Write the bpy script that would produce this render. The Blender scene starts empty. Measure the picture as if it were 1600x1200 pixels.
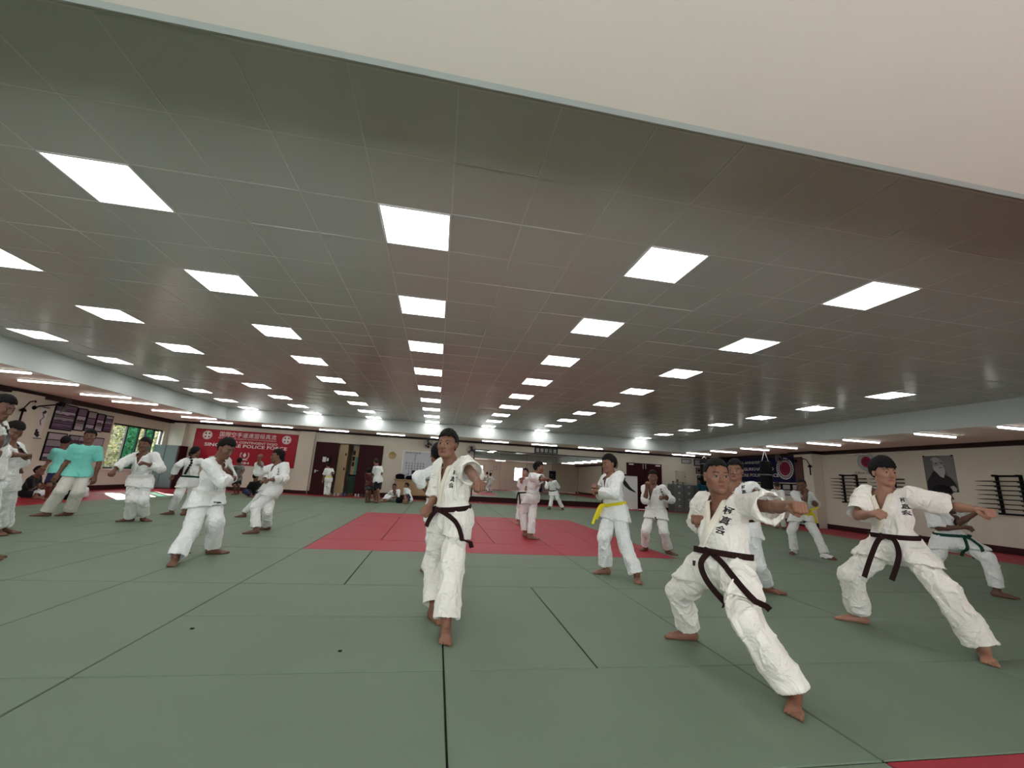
import bpy, bmesh, math, random
import numpy as np
from mathutils import Vector, Matrix, Euler

scene = bpy.context.scene
COL = scene.collection
PI = math.pi

# ------------------------------------------------------------------ camera
YAW, PITCH, ROLL, FPX = .16416, .22291, .05636, 646.5
cy, sy = math.cos(YAW), math.sin(YAW)
FWD = Vector((sy*math.cos(PITCH), cy*math.cos(PITCH), math.sin(PITCH)))
R0 = Vector((cy, -sy, 0)); U0 = R0.cross(FWD)
RGT = R0*math.cos(ROLL) + U0*math.sin(ROLL)
UPV = -R0*math.sin(ROLL) + U0*math.cos(ROLL)
cam = bpy.data.cameras.new('camera'); cam.sensor_width = 36; cam.lens = FPX/1600*36
cam.clip_start = .05; cam.clip_end = 200
camo = bpy.data.objects.new('camera', cam); COL.objects.link(camo)
m = Matrix((RGT, UPV, -FWD)).transposed().to_4x4(); m.translation = Vector((0, 0, 1.18))
camo.matrix_world = m
scene.camera = camo

# ------------------------------------------------------------------ world, sun, exposure
w = bpy.data.worlds.new('daylight'); scene.world = w; w.use_nodes = True
bg = w.node_tree.nodes['Background']
bg.inputs[0].default_value = (.95, .97, 1, 1); bg.inputs[1].default_value = 10.0
sl = bpy.data.lights.new('sun', 'SUN'); sl.energy = 14; sl.angle = .01; sl.color = (1, .95, .88)
so = bpy.data.objects.new('sun', sl); COL.objects.link(so)
so.rotation_euler = Vector((.58, -.69, -.44)).to_track_quat('-Z', 'Y').to_euler()
PANEL_E, TUBE_E = 10.3, 10.5
scene.view_settings.view_transform = 'Standard'
scene.view_settings.look = 'None'
scene.view_settings.gamma = 1
scene.view_settings.exposure = 0.0
scene.view_settings.use_curve_mapping = False
scene.cycles.use_denoising = True
scene.cycles.max_bounces = 8
scene.cycles.diffuse_bounces = 5
scene.cycles.sample_clamp_indirect = 6

# ------------------------------------------------------------------ helpers
MATS = {}
def mat(name, col, rough=.6, metal=0., emit=None, es=0., bump=0., bscale=30., vary=0., vscale=3., spec=.35, sheen=0.):
    if name in MATS: return MATS[name]
    mt = bpy.data.materials.new(name); mt.use_nodes = True
    nt = mt.node_tree; b = nt.nodes['Principled BSDF']
    b.inputs['Base Color'].default_value = (*col, 1)
    b.inputs['Roughness'].default_value = rough
    b.inputs['Metallic'].default_value = metal
    b.inputs['Specular IOR Level'].default_value = spec
    if sheen: b.inputs['Sheen Weight'].default_value = sheen
    if emit:
        b.inputs['Emission Color'].default_value = (*emit, 1); b.inputs['Emission Strength'].default_value = es
    if bump or vary:
        tc = nt.nodes.new('ShaderNodeTexCoord')
        n = nt.nodes.new('ShaderNodeTexNoise'); n.inputs['Scale'].default_value = bscale; n.inputs['Detail'].default_value = 4
        nt.links.new(tc.outputs['Object'], n.inputs['Vector'])
        if bump:
            bp = nt.nodes.new('ShaderNodeBump'); bp.inputs['Strength'].default_value = bump; bp.inputs['Distance'].default_value = .01
            nt.links.new(n.outputs['Fac'], bp.inputs['Height']); nt.links.new(bp.outputs['Normal'], b.inputs['Normal'])
        if vary:
            n2 = nt.nodes.new('ShaderNodeTexNoise'); n2.inputs['Scale'].default_value = vscale; n2.inputs['Detail'].default_value = 5
            nt.links.new(tc.outputs['Object'], n2.inputs['Vector'])
            mx = nt.nodes.new('ShaderNodeMix'); mx.data_type = 'RGBA'
            mx.inputs['A'].default_value = (*[c*(1-vary) for c in col], 1)
            mx.inputs['B'].default_value = (*[min(1, c*(1+vary)) for c in col], 1)
            nt.links.new(n2.outputs['Fac'], mx.inputs['Factor']); nt.links.new(mx.outputs['Result'], b.inputs['Base Color'])
    MATS[name] = mt
    return mt

def wood(name, c1, c2, rough=.5, scale=2.0):
    if name in MATS: return MATS[name]
    mt = bpy.data.materials.new(name); mt.use_nodes = True
    nt = mt.node_tree; b = nt.nodes['Principled BSDF']; b.inputs['Roughness'].default_value = rough
    tc = nt.nodes.new('ShaderNodeTexCoord'); mp = nt.nodes.new('ShaderNodeMapping'); mp.inputs['Scale'].default_value = (scale*6, scale*6, scale*.6)
    n = nt.nodes.new('ShaderNodeTexNoise'); n.inputs['Scale'].default_value = 3; n.inputs['Detail'].default_value = 6
    mx = nt.nodes.new('ShaderNodeMix'); mx.data_type = 'RGBA'; mx.inputs['A'].default_value = (*c1, 1); mx.inputs['B'].default_value = (*c2, 1)
    nt.links.new(tc.outputs['Object'], mp.inputs[0]); nt.links.new(mp.outputs[0], n.inputs['Vector'])
    nt.links.new(n.outputs['Fac'], mx.inputs['Factor']); nt.links.new(mx.outputs['Result'], b.inputs['Base Color'])
    MATS[name] = mt
    return mt

class MB:
    """collects shapes into one mesh"""
    def __init__(s): s.v = []; s.f = []; s.mi = []; s.mats = []; s.sm = []
    def m(s, mt):
        if mt not in s.mats: s.mats.append(mt)
        return s.mats.index(mt)
    def add(s, vs, fs, mt, smooth=False):
        o = len(s.v); s.v += [tuple(v) for v in vs]; k = s.m(mt)
        for f in fs: s.f.append([i+o for i in f]); s.mi.append(k); s.sm.append(smooth)
    def box(s, lo, hi, mt, bev=0.):
        x0, y0, z0 = lo; x1, y1, z1 = hi
        if bev > 0:
            bm = bmesh.new(); bmesh.ops.create_cube(bm, size=1)
            for v in bm.verts: v.co = Vector(((x0+x1)/2+v.co.x*(x1-x0), (y0+y1)/2+v.co.y*(y1-y0), (z0+z1)/2+v.co.z*(z1-z0)))
            bmesh.ops.bevel(bm, geom=bm.edges[:], offset=bev, segments=2, affect='EDGES', profile=.5)
            bm.verts.index_update()
            s.add([v.co for v in bm.verts], [[v.index for v in f.verts] for f in bm.faces], mt); bm.free(); return s
        s.add([(x0, y0, z0), (x1, y0, z0), (x1, y1, z0), (x0, y1, z0), (x0, y0, z1), (x1, y0, z1), (x1, y1, z1), (x0, y1, z1)],
              [(0, 3, 2, 1), (4, 5, 6, 7), (0, 1, 5, 4), (1, 2, 6, 5), (2, 3, 7, 6), (3, 0, 4, 7)], mt); return s
    def quad(s, a, b, c, d, mt): s.add([a, b, c, d], [(0, 1, 2, 3)], mt); return s
    def tube(s, pts, r, mt, n=10, closed=False, cap=True):
        pts = [Vector(p) for p in pts]; rs = r if isinstance(r, (list, tuple)) else [r]*len(pts)
        vs = []; L = len(pts); prev = None
        for i, p in enumerate(pts):
            t = (pts[(i+1) % L]-pts[i-1]) if closed else (pts[min(i+1, L-1)]-pts[max(i-1, 0)])
            t.normalize()
            if prev is None: a = t.orthogonal().normalized()
            else: a = (prev-t*prev.dot(t)); a = a.normalized() if a.length > 1e-6 else t.orthogonal().normalized()
            prev = a; b = t.cross(a)
            for k in range(n): vs.append(p+(a*math.cos(2*PI*k/n)+b*math.sin(2*PI*k/n))*rs[i])
        fs = []
        for i in range(L if closed else L-1):
            j = (i+1) % L
            for k in range(n): fs.append((i*n+k, i*n+(k+1) % n, j*n+(k+1) % n, j*n+k))
        if cap and not closed: fs += [tuple(range(n))[::-1], tuple(range((L-1)*n, L*n))]
        s.add(vs, fs, mt, True); return s
    def lathe(s, prof, c, ax, mt, n=24):
        """prof: (radius, height) along axis ax from c"""
        c = Vector(c); ax = Vector(ax).normalized(); a = ax.orthogonal().normalized(); b = ax.cross(a); vs = []
        for r, h in prof:
            for k in range(n): vs.append(c+ax*h+(a*math.cos(2*PI*k/n)+b*math.sin(2*PI*k/n))*r)
        fs = [(i*n+k, i*n+(k+1) % n, (i+1)*n+(k+1) % n, (i+1)*n+k) for i in range(len(prof)-1) for k in range(n)]
        fs += [tuple(range(n))[::-1], tuple(range((len(prof)-1)*n, len(prof)*n))]
        s.add(vs, fs, mt, True); return s
    def build(s, name, parent=None, shift=None):
        me = bpy.data.meshes.new(name)
        vs = s.v if shift is None else [(v[0]-shift[0], v[1]-shift[1], v[2]-shift[2]) for v in s.v]
        me.from_pydata(vs, [], s.f)
        for mt in s.mats: me.materials.append(mt)
        me.polygons.foreach_set('material_index', s.mi); me.polygons.foreach_set('use_smooth', s.sm)
        bm = bmesh.new(); bm.from_mesh(me); bmesh.ops.recalc_face_normals(bm, faces=bm.faces[:]); bm.to_mesh(me); bm.free()
        me.update()
        o = bpy.data.objects.new(name, me); COL.objects.link(o)
        if shift is not None and parent is None: o.location = shift
        if parent is not None: o.parent = parent
        return o

def tag(o, label, cat, group=None, kind=None):
    if label: o['label'] = label
    if cat: o['category'] = cat
    if group: o['group'] = group
    if kind: o['kind'] = kind
    return o
def struct(mb, name):
    o = mb.build(name); o['kind'] = 'structure'; return o
def thing(name, loc, label, cat, group=None):
    o = bpy.data.objects.new(name, None); COL.objects.link(o); o.location = loc; o.empty_display_size = .1
    return tag(o, label, cat, group)
def part(mb, name, parent, label=None):
    """mb in world coordinates; parent an empty with a translation only"""
    o = mb.build(name, parent)
    p = Vector((0, 0, 0)); q = parent
    while q is not None: p += q.location; q = q.parent
    me = o.data; me.transform(Matrix.Translation(-p))
    if label: o['label'] = label
    return o
def copy_tree(o, parent=None):
    c = o.copy(); COL.objects.link(c)
    if parent is not None: c.parent = parent
    for ch in [x for x in bpy.data.objects if x.parent == o]: copy_tree(ch, c)
    return c

def text_mb(mb, txt, org, ax, up, h, mt, ext=.002, width=None, align='CENTER', bold=0.):
    """lettering set flat on a surface, as geometry"""
    cu = bpy.data.curves.new('t', 'FONT'); cu.body = txt; cu.size = 1; cu.align_x = align; cu.extrude = 0; cu.offset = bold
    cu.resolution_u = 2
    ob = bpy.data.objects.new('t', cu); COL.objects.link(ob)
    dg = bpy.context.evaluated_depsgraph_get(); me = bpy.data.meshes.new_from_object(ob.evaluated_get(dg))
    if len(me.vertices):
        co = np.array([v.co[:] for v in me.vertices]); sc = h/.72
        sx = sc
        if width:
            wd = co[:, 0].max()-co[:, 0].min(); sx = width/max(wd, 1e-6)
        ax = Vector(ax); up = Vector(up); n = ax.cross(up)
        vs = [Vector(org)+ax*(c[0]*sx)+up*(c[1]*sc)+n*ext for c in co]
        mb.add(vs, [tuple(p.vertices) for p in me.polygons], mt)
    bpy.data.objects.remove(ob); bpy.data.curves.remove(cu); bpy.data.meshes.remove(me)

# ------------------------------------------------------------------ materials
M_wall = mat('cream_wall_paint', (.66, .62, .52), .75, bump=.05, bscale=60, vary=.05)
M_fascia = mat('white_fascia_paint', (.62, .67, .66), .6, vary=.03)
M_soffit = mat('beige_soffit_paint', (.90, .83, .74), .7, vary=.03)
M_brown = mat('dark_brown_timber', (.020, .008, .007), .55, spec=.2)
M_skirt = mat('maroon_skirting', (.035, .008, .010), .55, spec=.2)
M_tile = mat('grey_metal_ceiling_panel', (.48, .47, .445), .24, metal=.0, spec=.5, vary=.06, vscale=.6)
M_tbar = mat('ceiling_grid_bar', (.52, .51, .48), .4)  # paler than the tiles: light caught along the seams, put into the colour
M_green = mat('green_mat_vinyl', (.145, .195, .140), .55, spec=.25, bump=.25, bscale=220, vary=.10, vscale=1.3)
M_red = mat('red_mat_vinyl', (.33, .020, .036), .5, spec=.22, bump=.2, bscale=220, vary=.08, vscale=1.5)
M_under = mat('mat_joint_dark', (.02, .025, .02), .9)
M_maroon = mat('maroon_door_paint', (.036, .004, .008), .5, spec=.15)
M_black = mat('black_matt', (.006, .006, .007), .65, spec=.12)
M_blk_fab = mat('black_fabric', (.007, .007, .010), .9, spec=.1)
M_steel = mat('brushed_steel', (.5, .5, .5), .3, metal=1)
M_white = mat('white_plastic', (.75, .76, .75), .4)
M_paper = mat('white_paper', (.72, .72, .70), .8)
M_ink = mat('black_ink', (.015, .015, .018), .7)
M_navy = mat('navy_banner_cloth', (.006, .008, .055), .85)
M_banred = mat('red_banner_vinyl', (.36, .008, .022), .55)
M_silver = mat('white_lettering', (.80, .79, .77), .6)
M_grey = mat('grey_enamel_steel', (.15, .175, .175), .5)
M_grey2 = mat('dark_grey_enamel', (.13, .14, .14), .45)
M_wood = wood('tan_wood', (.30, .19, .09), (.44, .30, .16))
M_locker = wood('pale_locker_wood', (.36, .26, .14), (.50, .38, .22))
M_purple = mat('mauve_photo_print', (.16, .09, .17), .5)
M_lilac = mat('pale_lilac_print', (.45, .40, .46), .5)
M_teal = mat('turquoise_cotton', (.17, .56, .49), .85, bump=.2, bscale=90)
M_glassgr = mat('green_tinted_shutter', (.03, .22, .14), .3)
M_panel = mat('light_panel_diffuser', (1, 1, 1), .5, emit=(1, .985, .96), es=PANEL_E)
M_tube = mat('tube_light_diffuser', (1, 1, 1), .5, emit=(1, .985, .96), es=TUBE_E)
M_mirror = mat('mirror_silver', (.86, .90, .88), .015, metal=1)

XL, XR, YB, YN, ZC, ZS = -11.4, 14.4, 20.2, -1.8, 3.305, 2.8
CX0, CX1, CY0, CY1 = -8.475, 11.32, 1.46, 18.2      # raised ceiling field
# ------------------------------------------------------------------ floor: mats
GX = [.155+i for i in range(-13, 16)]
def red_zone(x, y):
    if x < -8.95 or x > 11.95 or y > 18.45: return True
    if -1.8 < x < 4.16 and 6.9 < y < 12.95: return True
    if y < 1.86 and x > 2.16: return True
    return False
rng = random.Random(4)
fl = MB()
fl.quad((XL, YN, -.02), (XR, YN, -.02), (XR, YB, -.02), (XL, YB, -.02), M_under)
xs = [XL]+[x for x in GX if XL < x < XR]+[XR]
rows = [YN]+[1.9+i-3 for i in range(0, 21) if YN < 1.9+i-3 < YB]+[YB]
cell = {}
def mat_quad(x0, x1, y0, y1, red):
    g = .0048; z = rng.uniform(-.0006, .0006); b = .004
    mt = M_red if red else M_green
    x0 += g; x1 -= g; y0 += g; y1 -= g
    vs = [(x0, y0, z-.006), (x1, y0, z-.006), (x1, y1, z-.006), (x0, y1, z-.006), (x0+b, y0+b, z), (x1-b, y0+b, z), (x1-b, y1-b, z), (x0+b, y1-b, z)]
    fl.add(vs, [(4, 5, 6, 7), (0, 1, 5, 4), (1, 2, 6, 5), (2, 3, 7, 6), (3, 0, 4, 7)], mt)
used = set()
nx, ny = len(xs)-1, len(rows)-1
def zone(i, j):
    return red_zone((xs[i]+xs[i+1])/2, (rows[j]+rows[j+1])/2)
for j in range(ny):
    for i in range(nx):
        if (i, j) in used: continue
        yc = (rows[j]+rows[j+1])/2; xc = (xs[i]+xs[i+1])/2
        r = zone(i, j); o = 'v' if (i+(j//2)) % 3 else 'h'; even = round(xs[i]-.155) % 2 == 0
        if yc < 2.9: o = 'h'
        elif yc < 4.9: o = 'v' if (.155 < xc < 2.155 or xc < -1.845) else 'h'
        elif yc < 6.9: o = 'v' if xc < .155 else 'h'
        if r and 6.9 < yc < 12.95 and xc < 5: o = 'h' if j % 2 else 'v'
        if o == 'v' and j+1 < ny and (i, j+1) not in used and zone(i, j+1) == r:
            used |= {(i, j), (i, j+1)}; mat_quad(xs[i], xs[i+1], rows[j], rows[j+2], r)
        elif even and i+1 < nx and (i+1, j) not in used and zone(i+1, j) == r:
            used |= {(i, j), (i+1, j)}; mat_quad(xs[i], xs[i+2], rows[j], rows[j+1], r)
        else:
            used.add((i, j)); mat_quad(xs[i], xs[i+1], rows[j], rows[j+1], r)
o = struct(fl, 'floor')

# ------------------------------------------------------------------ ceiling
ce = MB()
ce.box((CX0-.1, CY0-.1, ZC+.03), (CX1+.1, CY1+.1, ZC+.08), M_tile)
TX0, TY0 = -.375-.3, 3.435-.3
lights_pos = []
for c in range(-3, 6):
    for r in range(0, 9):
        if c == 3 and r < 9: continue
        if c == 5: continue
        if c == 4 and r < 2: continue
        lights_pos.append((-.375+2.4*c, 3.435+1.8*r))
lk = {(round((x-.3-TX0)/.6), round((y-.3-TY0)/.6)) for x, y in lights_pos}
i0, i1 = math.floor((CX0-TX0)/.6), math.ceil((CX1-TX0)/.6)
for i in range(i0, i1):
    for j in range(-2, 26):
        x0, x1 = max(CX0, TX0+i*.6), min(CX1, TX0+(i+1)*.6)
        y0, y1 = TY0+j*.6, min(CY1, TY0+(j+1)*.6)
        if x1-x0 < .02 or y1-y0 < .02: continue
        if (i, j) in lk: continue
        a, b = rng.gauss(0, .0012), rng.gauss(0, .0022)
        g = .002
        ce.quad((x0+g, y0+g, ZC+a+b), (x0+g, y1-g, ZC+a-b), (x1-g, y1-g, ZC-a-b), (x1-g, y0+g, ZC-a+b), M_tile)
        ce.box((x0-.005, y0, ZC-.0015), (x0+.005, y1, ZC+.004), M_tbar)
        ce.box((x0, y0-.006, ZC-.002), (x1, y0+.006, ZC+.004), M_tbar)
ce.quad((CX0, CY0, ZC), (CX1, CY0, ZC), (CX1, TY0-1.2, ZC), (CX0, TY0-1.2, ZC), M_tile)
# lowered border and its white upstand
def frame_xy(mb, z, x0, x1, y0, y1, X0, X1, Y0, Y1, mt, th=.04):
    mb.box((X0, Y0, z), (X1, y0, z+th), mt); mb.box((X0, y1, z), (X1, Y1, z+th), mt)
    mb.box((X0, y0, z), (x0, y1, z+th), mt); mb.box((x1, y0, z), (X1, y1, z+th), mt)
frame_xy(ce, ZS, CX0-.03, CX1+.03, CY0-.03, CY1+.03, XL-.1, XR+.1, YN-.1, YB+.1, M_soffit)
t = .03
ce.box((CX0-t, CY0, ZS), (CX0, CY1, ZC+.03), M_fascia); ce.box((CX1, CY0, ZS), (CX1+t, CY1, ZC+.03), M_fascia)
ce.box((CX0-t, CY1, ZS), (CX1+t, CY1+t, ZC+.03), M_fascia); ce.box((CX0-t, CY0-t, ZS), (CX1+t, CY0, ZC+.03), M_fascia)
o = struct(ce, 'ceiling')

# ------------------------------------------------------------------ walls
WY0, WY1, WZ0, WZ1 = 16.88, 19.72, .72, 2.32
wl = MB(); T = .2
wl.box((XL-T, YN-T, 0), (XL, WY0, ZS), M_wall); wl.box((XL-T, WY1, 0), (XL, YB+T, ZS), M_wall)
wl.box((XL-T, WY0, 0), (XL, WY1, WZ0), M_wall); wl.box((XL-T, WY0, WZ1), (XL, WY1, ZS), M_wall)
struct(wl, 'wall_left')
wr = MB(); wr.box((XR, YN-T, 0), (XR+T, YB+T, ZS), M_wall)
struct(wr, 'wall_right')
wb = MB()
DX0, DX1, DZ = -5.48, -2.52, 2.3
wb.box((XL-T, YB, 0), (DX0, YB+T, ZS), M_wall); wb.box((DX0, YB, DZ), (DX1, YB+T, ZS), M_wall); wb.box((DX1, YB, 0), (XR+T, YB+T, ZS), M_wall)
struct(wb, 'wall_back')
# wall behind the camera, with its windows
NW = [(-8.6, -6.4), (-5.2, -3.0), (-2.0, 1.2), (2.2, 4.4), (7.8, 8.7)]
wn = MB(); xx = XL-T
for a, b in NW:
    wn.box((xx, YN-T, 0), (a, YN, ZS), M_wall); wn.box((a, YN-T, 0), (b, YN, .9), M_wall); wn.box((a, YN-T, 2.25), (b, YN, ZS), M_wall); xx = b
wn.box((xx, YN-T, 0), (XR+T, YN, ZS), M_wall)
struct(wn, 'wall_near')
M_glass = bpy.data.materials.new('window_glass'); M_glass.use_nodes = True
nt = M_glass.node_tree; nt.nodes.clear()
g1 = nt.nodes.new('ShaderNodeBsdfTransparent'); g1.inputs[0].default_value = (.96, .98, .97, 1)
g2 = nt.nodes.new('ShaderNodeBsdfGlossy'); g2.inputs['Roughness'].default_value = .02
mx = nt.nodes.new('ShaderNodeMixShader'); mx.inputs[0].default_value = .06
ou = nt.nodes.new('ShaderNodeOutputMaterial')
nt.links.new(g1.outputs[0], mx.inputs[1]); nt.links.new(g2.outputs[0], mx.inputs[2]); nt.links.new(mx.outputs[0], ou.inputs[0])
M_alu = mat('dark_window_frame', (.03, .035, .03), .5)
for k, (a, b) in enumerate(NW):
    q = MB(); y = YN-.1
    for x in (a+.03, (a+b)/2, b-.03): q.box((x-.03, y-.03, .9), (x+.03, y+.03, 2.25), M_alu)
    for z in (.93, 2.22): q.box((a, y-.03, z-.03), (b, y+.03, z+.03), M_alu)
    wo = struct(q, 'window_%d' % (k+2))
    p = MB(); p.quad((a, y, .9), (b, y, .9), (b, y, 2.25), (a, y, 2.25), M_glass); p.build('pane', wo)
# left window: sliding sashes, some with green tinted glass
q = MB(); x = XL-.1
M_sash = mat('pale_window_reveal', (.7, .68, .6), .6)
ys = [WY0, 17.72, 18.36, 18.72, 19.22, WY1]
for y in ys: q.box((x-.03, y-.035, WZ0), (x+.03, y+.035, WZ1), M_alu)
for z in (WZ0+.03, WZ1-.03): q.box((x-.03, WY0, z-.03), (x+.03, WY1, z+.03), M_alu)
q.box((XL-.14, WY0-.05, WZ0-.06), (XL+.04, WY1+.05, WZ0), M_sash)
wo = struct(q, 'window_1')
M_gg = bpy.data.materials.new('green_tinted_glass'); M_gg.use_nodes = True
nt = M_gg.node_tree; nt.nodes.clear()
g1 = nt.nodes.new('ShaderNodeBsdfTransparent'); g1.inputs[0].default_value = (.12, .50, .38, 1)
g2 = nt.nodes.new('ShaderNodeBsdfDiffuse'); g2.inputs[0].default_value = (.05, .22, .16, 1)
mx = nt.nodes.new('ShaderNodeMixShader'); mx.inputs[0].default_value = .35
ou = nt.nodes.new('ShaderNodeOutputMaterial')
nt.links.new(g1.outputs[0], mx.inputs[1]); nt.links.new(g2.outputs[0], mx.inputs[2]); nt.links.new(mx.outputs[0], ou.inputs[0])
for k in range(5):
    p = MB(); y0, y1 = ys[k]+.03, ys[k+1]-.03
    p.quad((x, y0, WZ0), (x, y1, WZ0), (x, y1, WZ1), (x, y0, WZ1), M_gg if k in (1, 3) else M_glass); p.build('pane', wo)

for n_, (lo, hi) in enumerate((((XL, 12.9, 0), (XL+.25, 13.75, ZS-.1)), ((XL, 19.95, 0), (XL+.62, YB, ZS-.1)), ((XR-.42, 13.75, 0), (XR, 14.55, ZS)),
                               ((-6.2, YB-.16, 0), (-5.55, YB, ZS)), ((8.25, YB-.16, 0), (8.95, YB, ZS)))):
    q = MB(); q.box(lo, hi, M_wall); struct(q, 'trim_%d' % (n_+4))
# timber pelmet under the border ceiling, skirting along the floor
def strip_obj(name, boxes, mt):
    q = MB()
    for lo, hi in boxes: q.box(lo, hi, mt)
    return struct(q, name)
strip_obj('trim_1', [((XL, YN, 2.66), (XL+.16, YB, 2.80))], M_brown)
strip_obj('trim_2', [((XR-.16, YN, 2.68), (XR, 13.6, 2.80)), ((XR-.5, 13.6, 2.70), (XR, 14.75, 2.80)), ((XR-.16, 14.75, 2.68), (XR, YB, 2.80))], M_brown)
strip_obj('trim_3', [((XL, YB-.2, 2.72), (XR, YB, 2.80))], M_brown)
strip_obj('baseboard_left', [((XL, YN, 0), (XL+.03, 12.9, .16)), ((XL, 12.9, 0), (XL+.28, 13.75, .16)), ((XL, 13.75, 0), (XL+.03, YB, .16))], M_skirt)
strip_obj('baseboard_right', [((XR-.03, YN, 0), (XR, 13.75, .17)), ((XR-.45, 13.72, 0), (XR-.42, 14.58, .17)), ((XR-.03, 14.58, 0), (XR, YB, .17))], M_skirt)
strip_obj('baseboard_back', [((XL, YB-.03, 0), (DX0, YB, .14)), ((DX1, YB-.03, 0), (9.4, YB, .2)), ((11.5, YB-.03, 0), (XR, YB, .14)), ((-6.23, YB-.19, 0), (-5.55, YB-.16, .14))], M_skirt)

# ------------------------------------------------------------------ lamps
def make_panel(x, y):
    t_ = thing('ceiling_light', (x, y, ZC), 'square flush white light panel set in the grey tiled ceiling', 'ceiling light', 'square ceiling light panels')
    fr = MB(); a, b = .298, .283
    for lo, hi in (((-a, -a), (a, -b)), ((-a, b), (a, a)), ((-a, -b), (-b, b)), ((b, -b), (a, b))):
        fr.box((lo[0], lo[1], -.006), (hi[0], hi[1], .012), M_white)
    fr.build('frame', t_)
    d = MB(); d.box((-b, -b, -.002), (b, b, .010), M_panel); d.build('diffuser', t_)
    return t_
ORD = ['nearest', 'second', 'third', 'fourth', 'fifth', 'sixth', 'seventh', 'eighth', 'farthest']
CW = {-3: 'leftmost column', -2: 'second column from the left', -1: 'third column from the left', 0: 'fourth column, above the centre man', 1: 'fifth column from the left', 2: 'second column from the right', 4: 'rightmost column'}
proto = None
for n, (x, y) in enumerate(lights_pos):
    if proto is None: proto = make_panel(x, y); o = proto
    else: o = copy_tree(proto)
    o.location = (x, y, ZC)
    c_, r_ = round((x+.375)/2.4), round((y-3.435)/1.8)
    o['label'] = 'square white ceiling light panel, %s row, %s' % (ORD[r_], CW[c_])
TUBES = [(-9.15, 10.06), (-9.15, 11.25), (-9.15, 13.0), (-9.15, 14.15), (-9.15, 15.95), (-9.15, 17.65), (-9.2, 19.08),
         (-6.85, 19.1), (-4.55, 19.1), (-2.15, 19.1), (.2, 19.1), (2.53, 19.0), (4.83, 18.95), (7.1, 18.95), (9.48, 18.95), (12.07, 19.15),
         (11.95, 17.75), (11.95, 16.0), (11.95, 14.2), (11.95, 12.9), (11.95, 11.25), (11.95, 10.05), (11.93, 8.2), (11.95, 6.66),
         (-9.15, 8.3), (-9.15, 6.6), (-9.15, 4.8), (-9.15, 3), (11.95, 4.8), (11.95, 3), (-6, -.4), (-2, -.4), (2, -.4), (6, -.4), (10, -.4)]
proto = None
for n, (x, y) in enumerate(TUBES):
    if proto is None:
        t_ = thing('tube_light', (x, y, ZS), 'slim white tube light on the lowered border ceiling', 'tube light', 'tube lights around the border ceiling')
        q = MB(); q.box((-.62, -.045, -.025), (.62, .045, 0), M_white, .006); q.build('housing', t_)
        q = MB(); q.tube([(-.6, 0, -.036), (.6, 0, -.036)], .026, M_tube, 12); q.build('tube', t_)
        proto = t_; o = t_
    else: o = copy_tree(proto)
    o.location = (x, y, ZS)
    side, kk = (('left', n) if n < 7 else ('back', n-7) if n < 16 else ('right', n-16) if n < 24 else ('left', n-18) if n < 28 else ('right', n-20) if n < 30 else ('near', n-30))
    w_ = ['first', 'second', 'third', 'fourth', 'fifth', 'sixth', 'seventh', 'eighth', 'ninth', 'tenth', 'eleventh'][kk]
    if side == 'left': w_ = ['fifth', 'sixth', 'seventh', 'eighth', 'ninth', 'tenth', 'eleventh', 'fourth', 'third', 'second', 'first'][kk]
    o['label'] = 'white tube light on the %s border ceiling, %s from the %s' % (side, w_, {'left': 'near end', 'back': 'left', 'right': 'back corner', 'near': 'left'}[side])
# ================================================================== things on and by the walls
YF = YB           # back wall face
def pic(mb, x0, x1, z0, z1, y, mt, fr=.03, fm=None, th=.03):
    """a framed flat piece on the back wall"""
    mb.box((x0, y-th*.5, z0), (x1, y, z1), mt)
    if fm:
        mb.box((x0, y-th, z0), (x0+fr, y, z1), fm); mb.box((x1-fr, y-th, z0), (x1, y, z1), fm)
        mb.box((x0, y-th, z0), (x1, y, z0+fr), fm); mb.box((x0, y-th, z1-fr), (x1, y, z1), fm)

# red banner
AX, UP = Vector((1, 0, 0)), Vector((0, 0, 1))
t_ = thing('banner', (-8.37, YF, 1.81), 'large red banner with white lettering hung on the back wall', 'banner')
q = MB(); q.box((-10.46, YF-.03, 1.06), (-6.28, YF-.012, 2.54), M_banred); part(q, 'cloth', t_)
q = MB(); yy = YF-.031
text_mb(q, '国際空手道連盟極真流', (-8.35, yy, 2.27), AX, UP, .17, M_silver, width=2.3)
text_mb(q, 'INTERNATIONAL KARATE ALLIANCE KYOKUSHINRYU', (-8.35, yy, 2.165), AX, UP, .05, M_silver, width=2.35)
text_mb(q, 'GURKHA CONTINGENT DOJO', (-8.25, yy, 2.0), AX, UP, .1, M_silver, width=2.3, bold=.012)
text_mb(q, 'SINGAPORE POLICE FORCE', (-8.35, yy, 1.82), AX, UP, .14, M_silver, width=3.35, bold=.015)
text_mb(q, '1984', (-8.35, yy, 1.12), AX, UP, .1, M_silver, width=.45, bold=.015)
part(q, 'lettering', t_)
def emblem(mb, cx, cz, r, y, m1, m2):
    n = 40
    def ring(ra, rb, yy, mt):
        vs = [(cx+math.cos(2*PI*k/n)*rr, yy, cz+math.sin(2*PI*k/n)*rr) for rr in (ra, rb) for k in range(n)]
        mb.add(vs, [(k, (k+1) % n, n+(k+1) % n, n+k) for k in range(n)], mt)
    ring(r*.88, r, y, m1); ring(.001, r*.8, y, m1)
    for k in range(4):
        a = PI/4+k*PI/2
        vs = [(cx+math.cos(a+da)*rr*r, y-.002, cz+math.sin(a+da)*rr*r) for da, rr in ((-.45, .62), (-.2, .35), (0, .2), (.2, .35), (.45, .62), (0, .72))]
        mb.add(vs, [(0, 1, 2, 3, 4, 5)], m2)
q = MB()
emblem(q, -9.98, 2.28, .19, yy, M_silver, M_banred); emblem(q, -6.75, 2.28, .19, yy, M_silver, M_banred)
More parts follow.
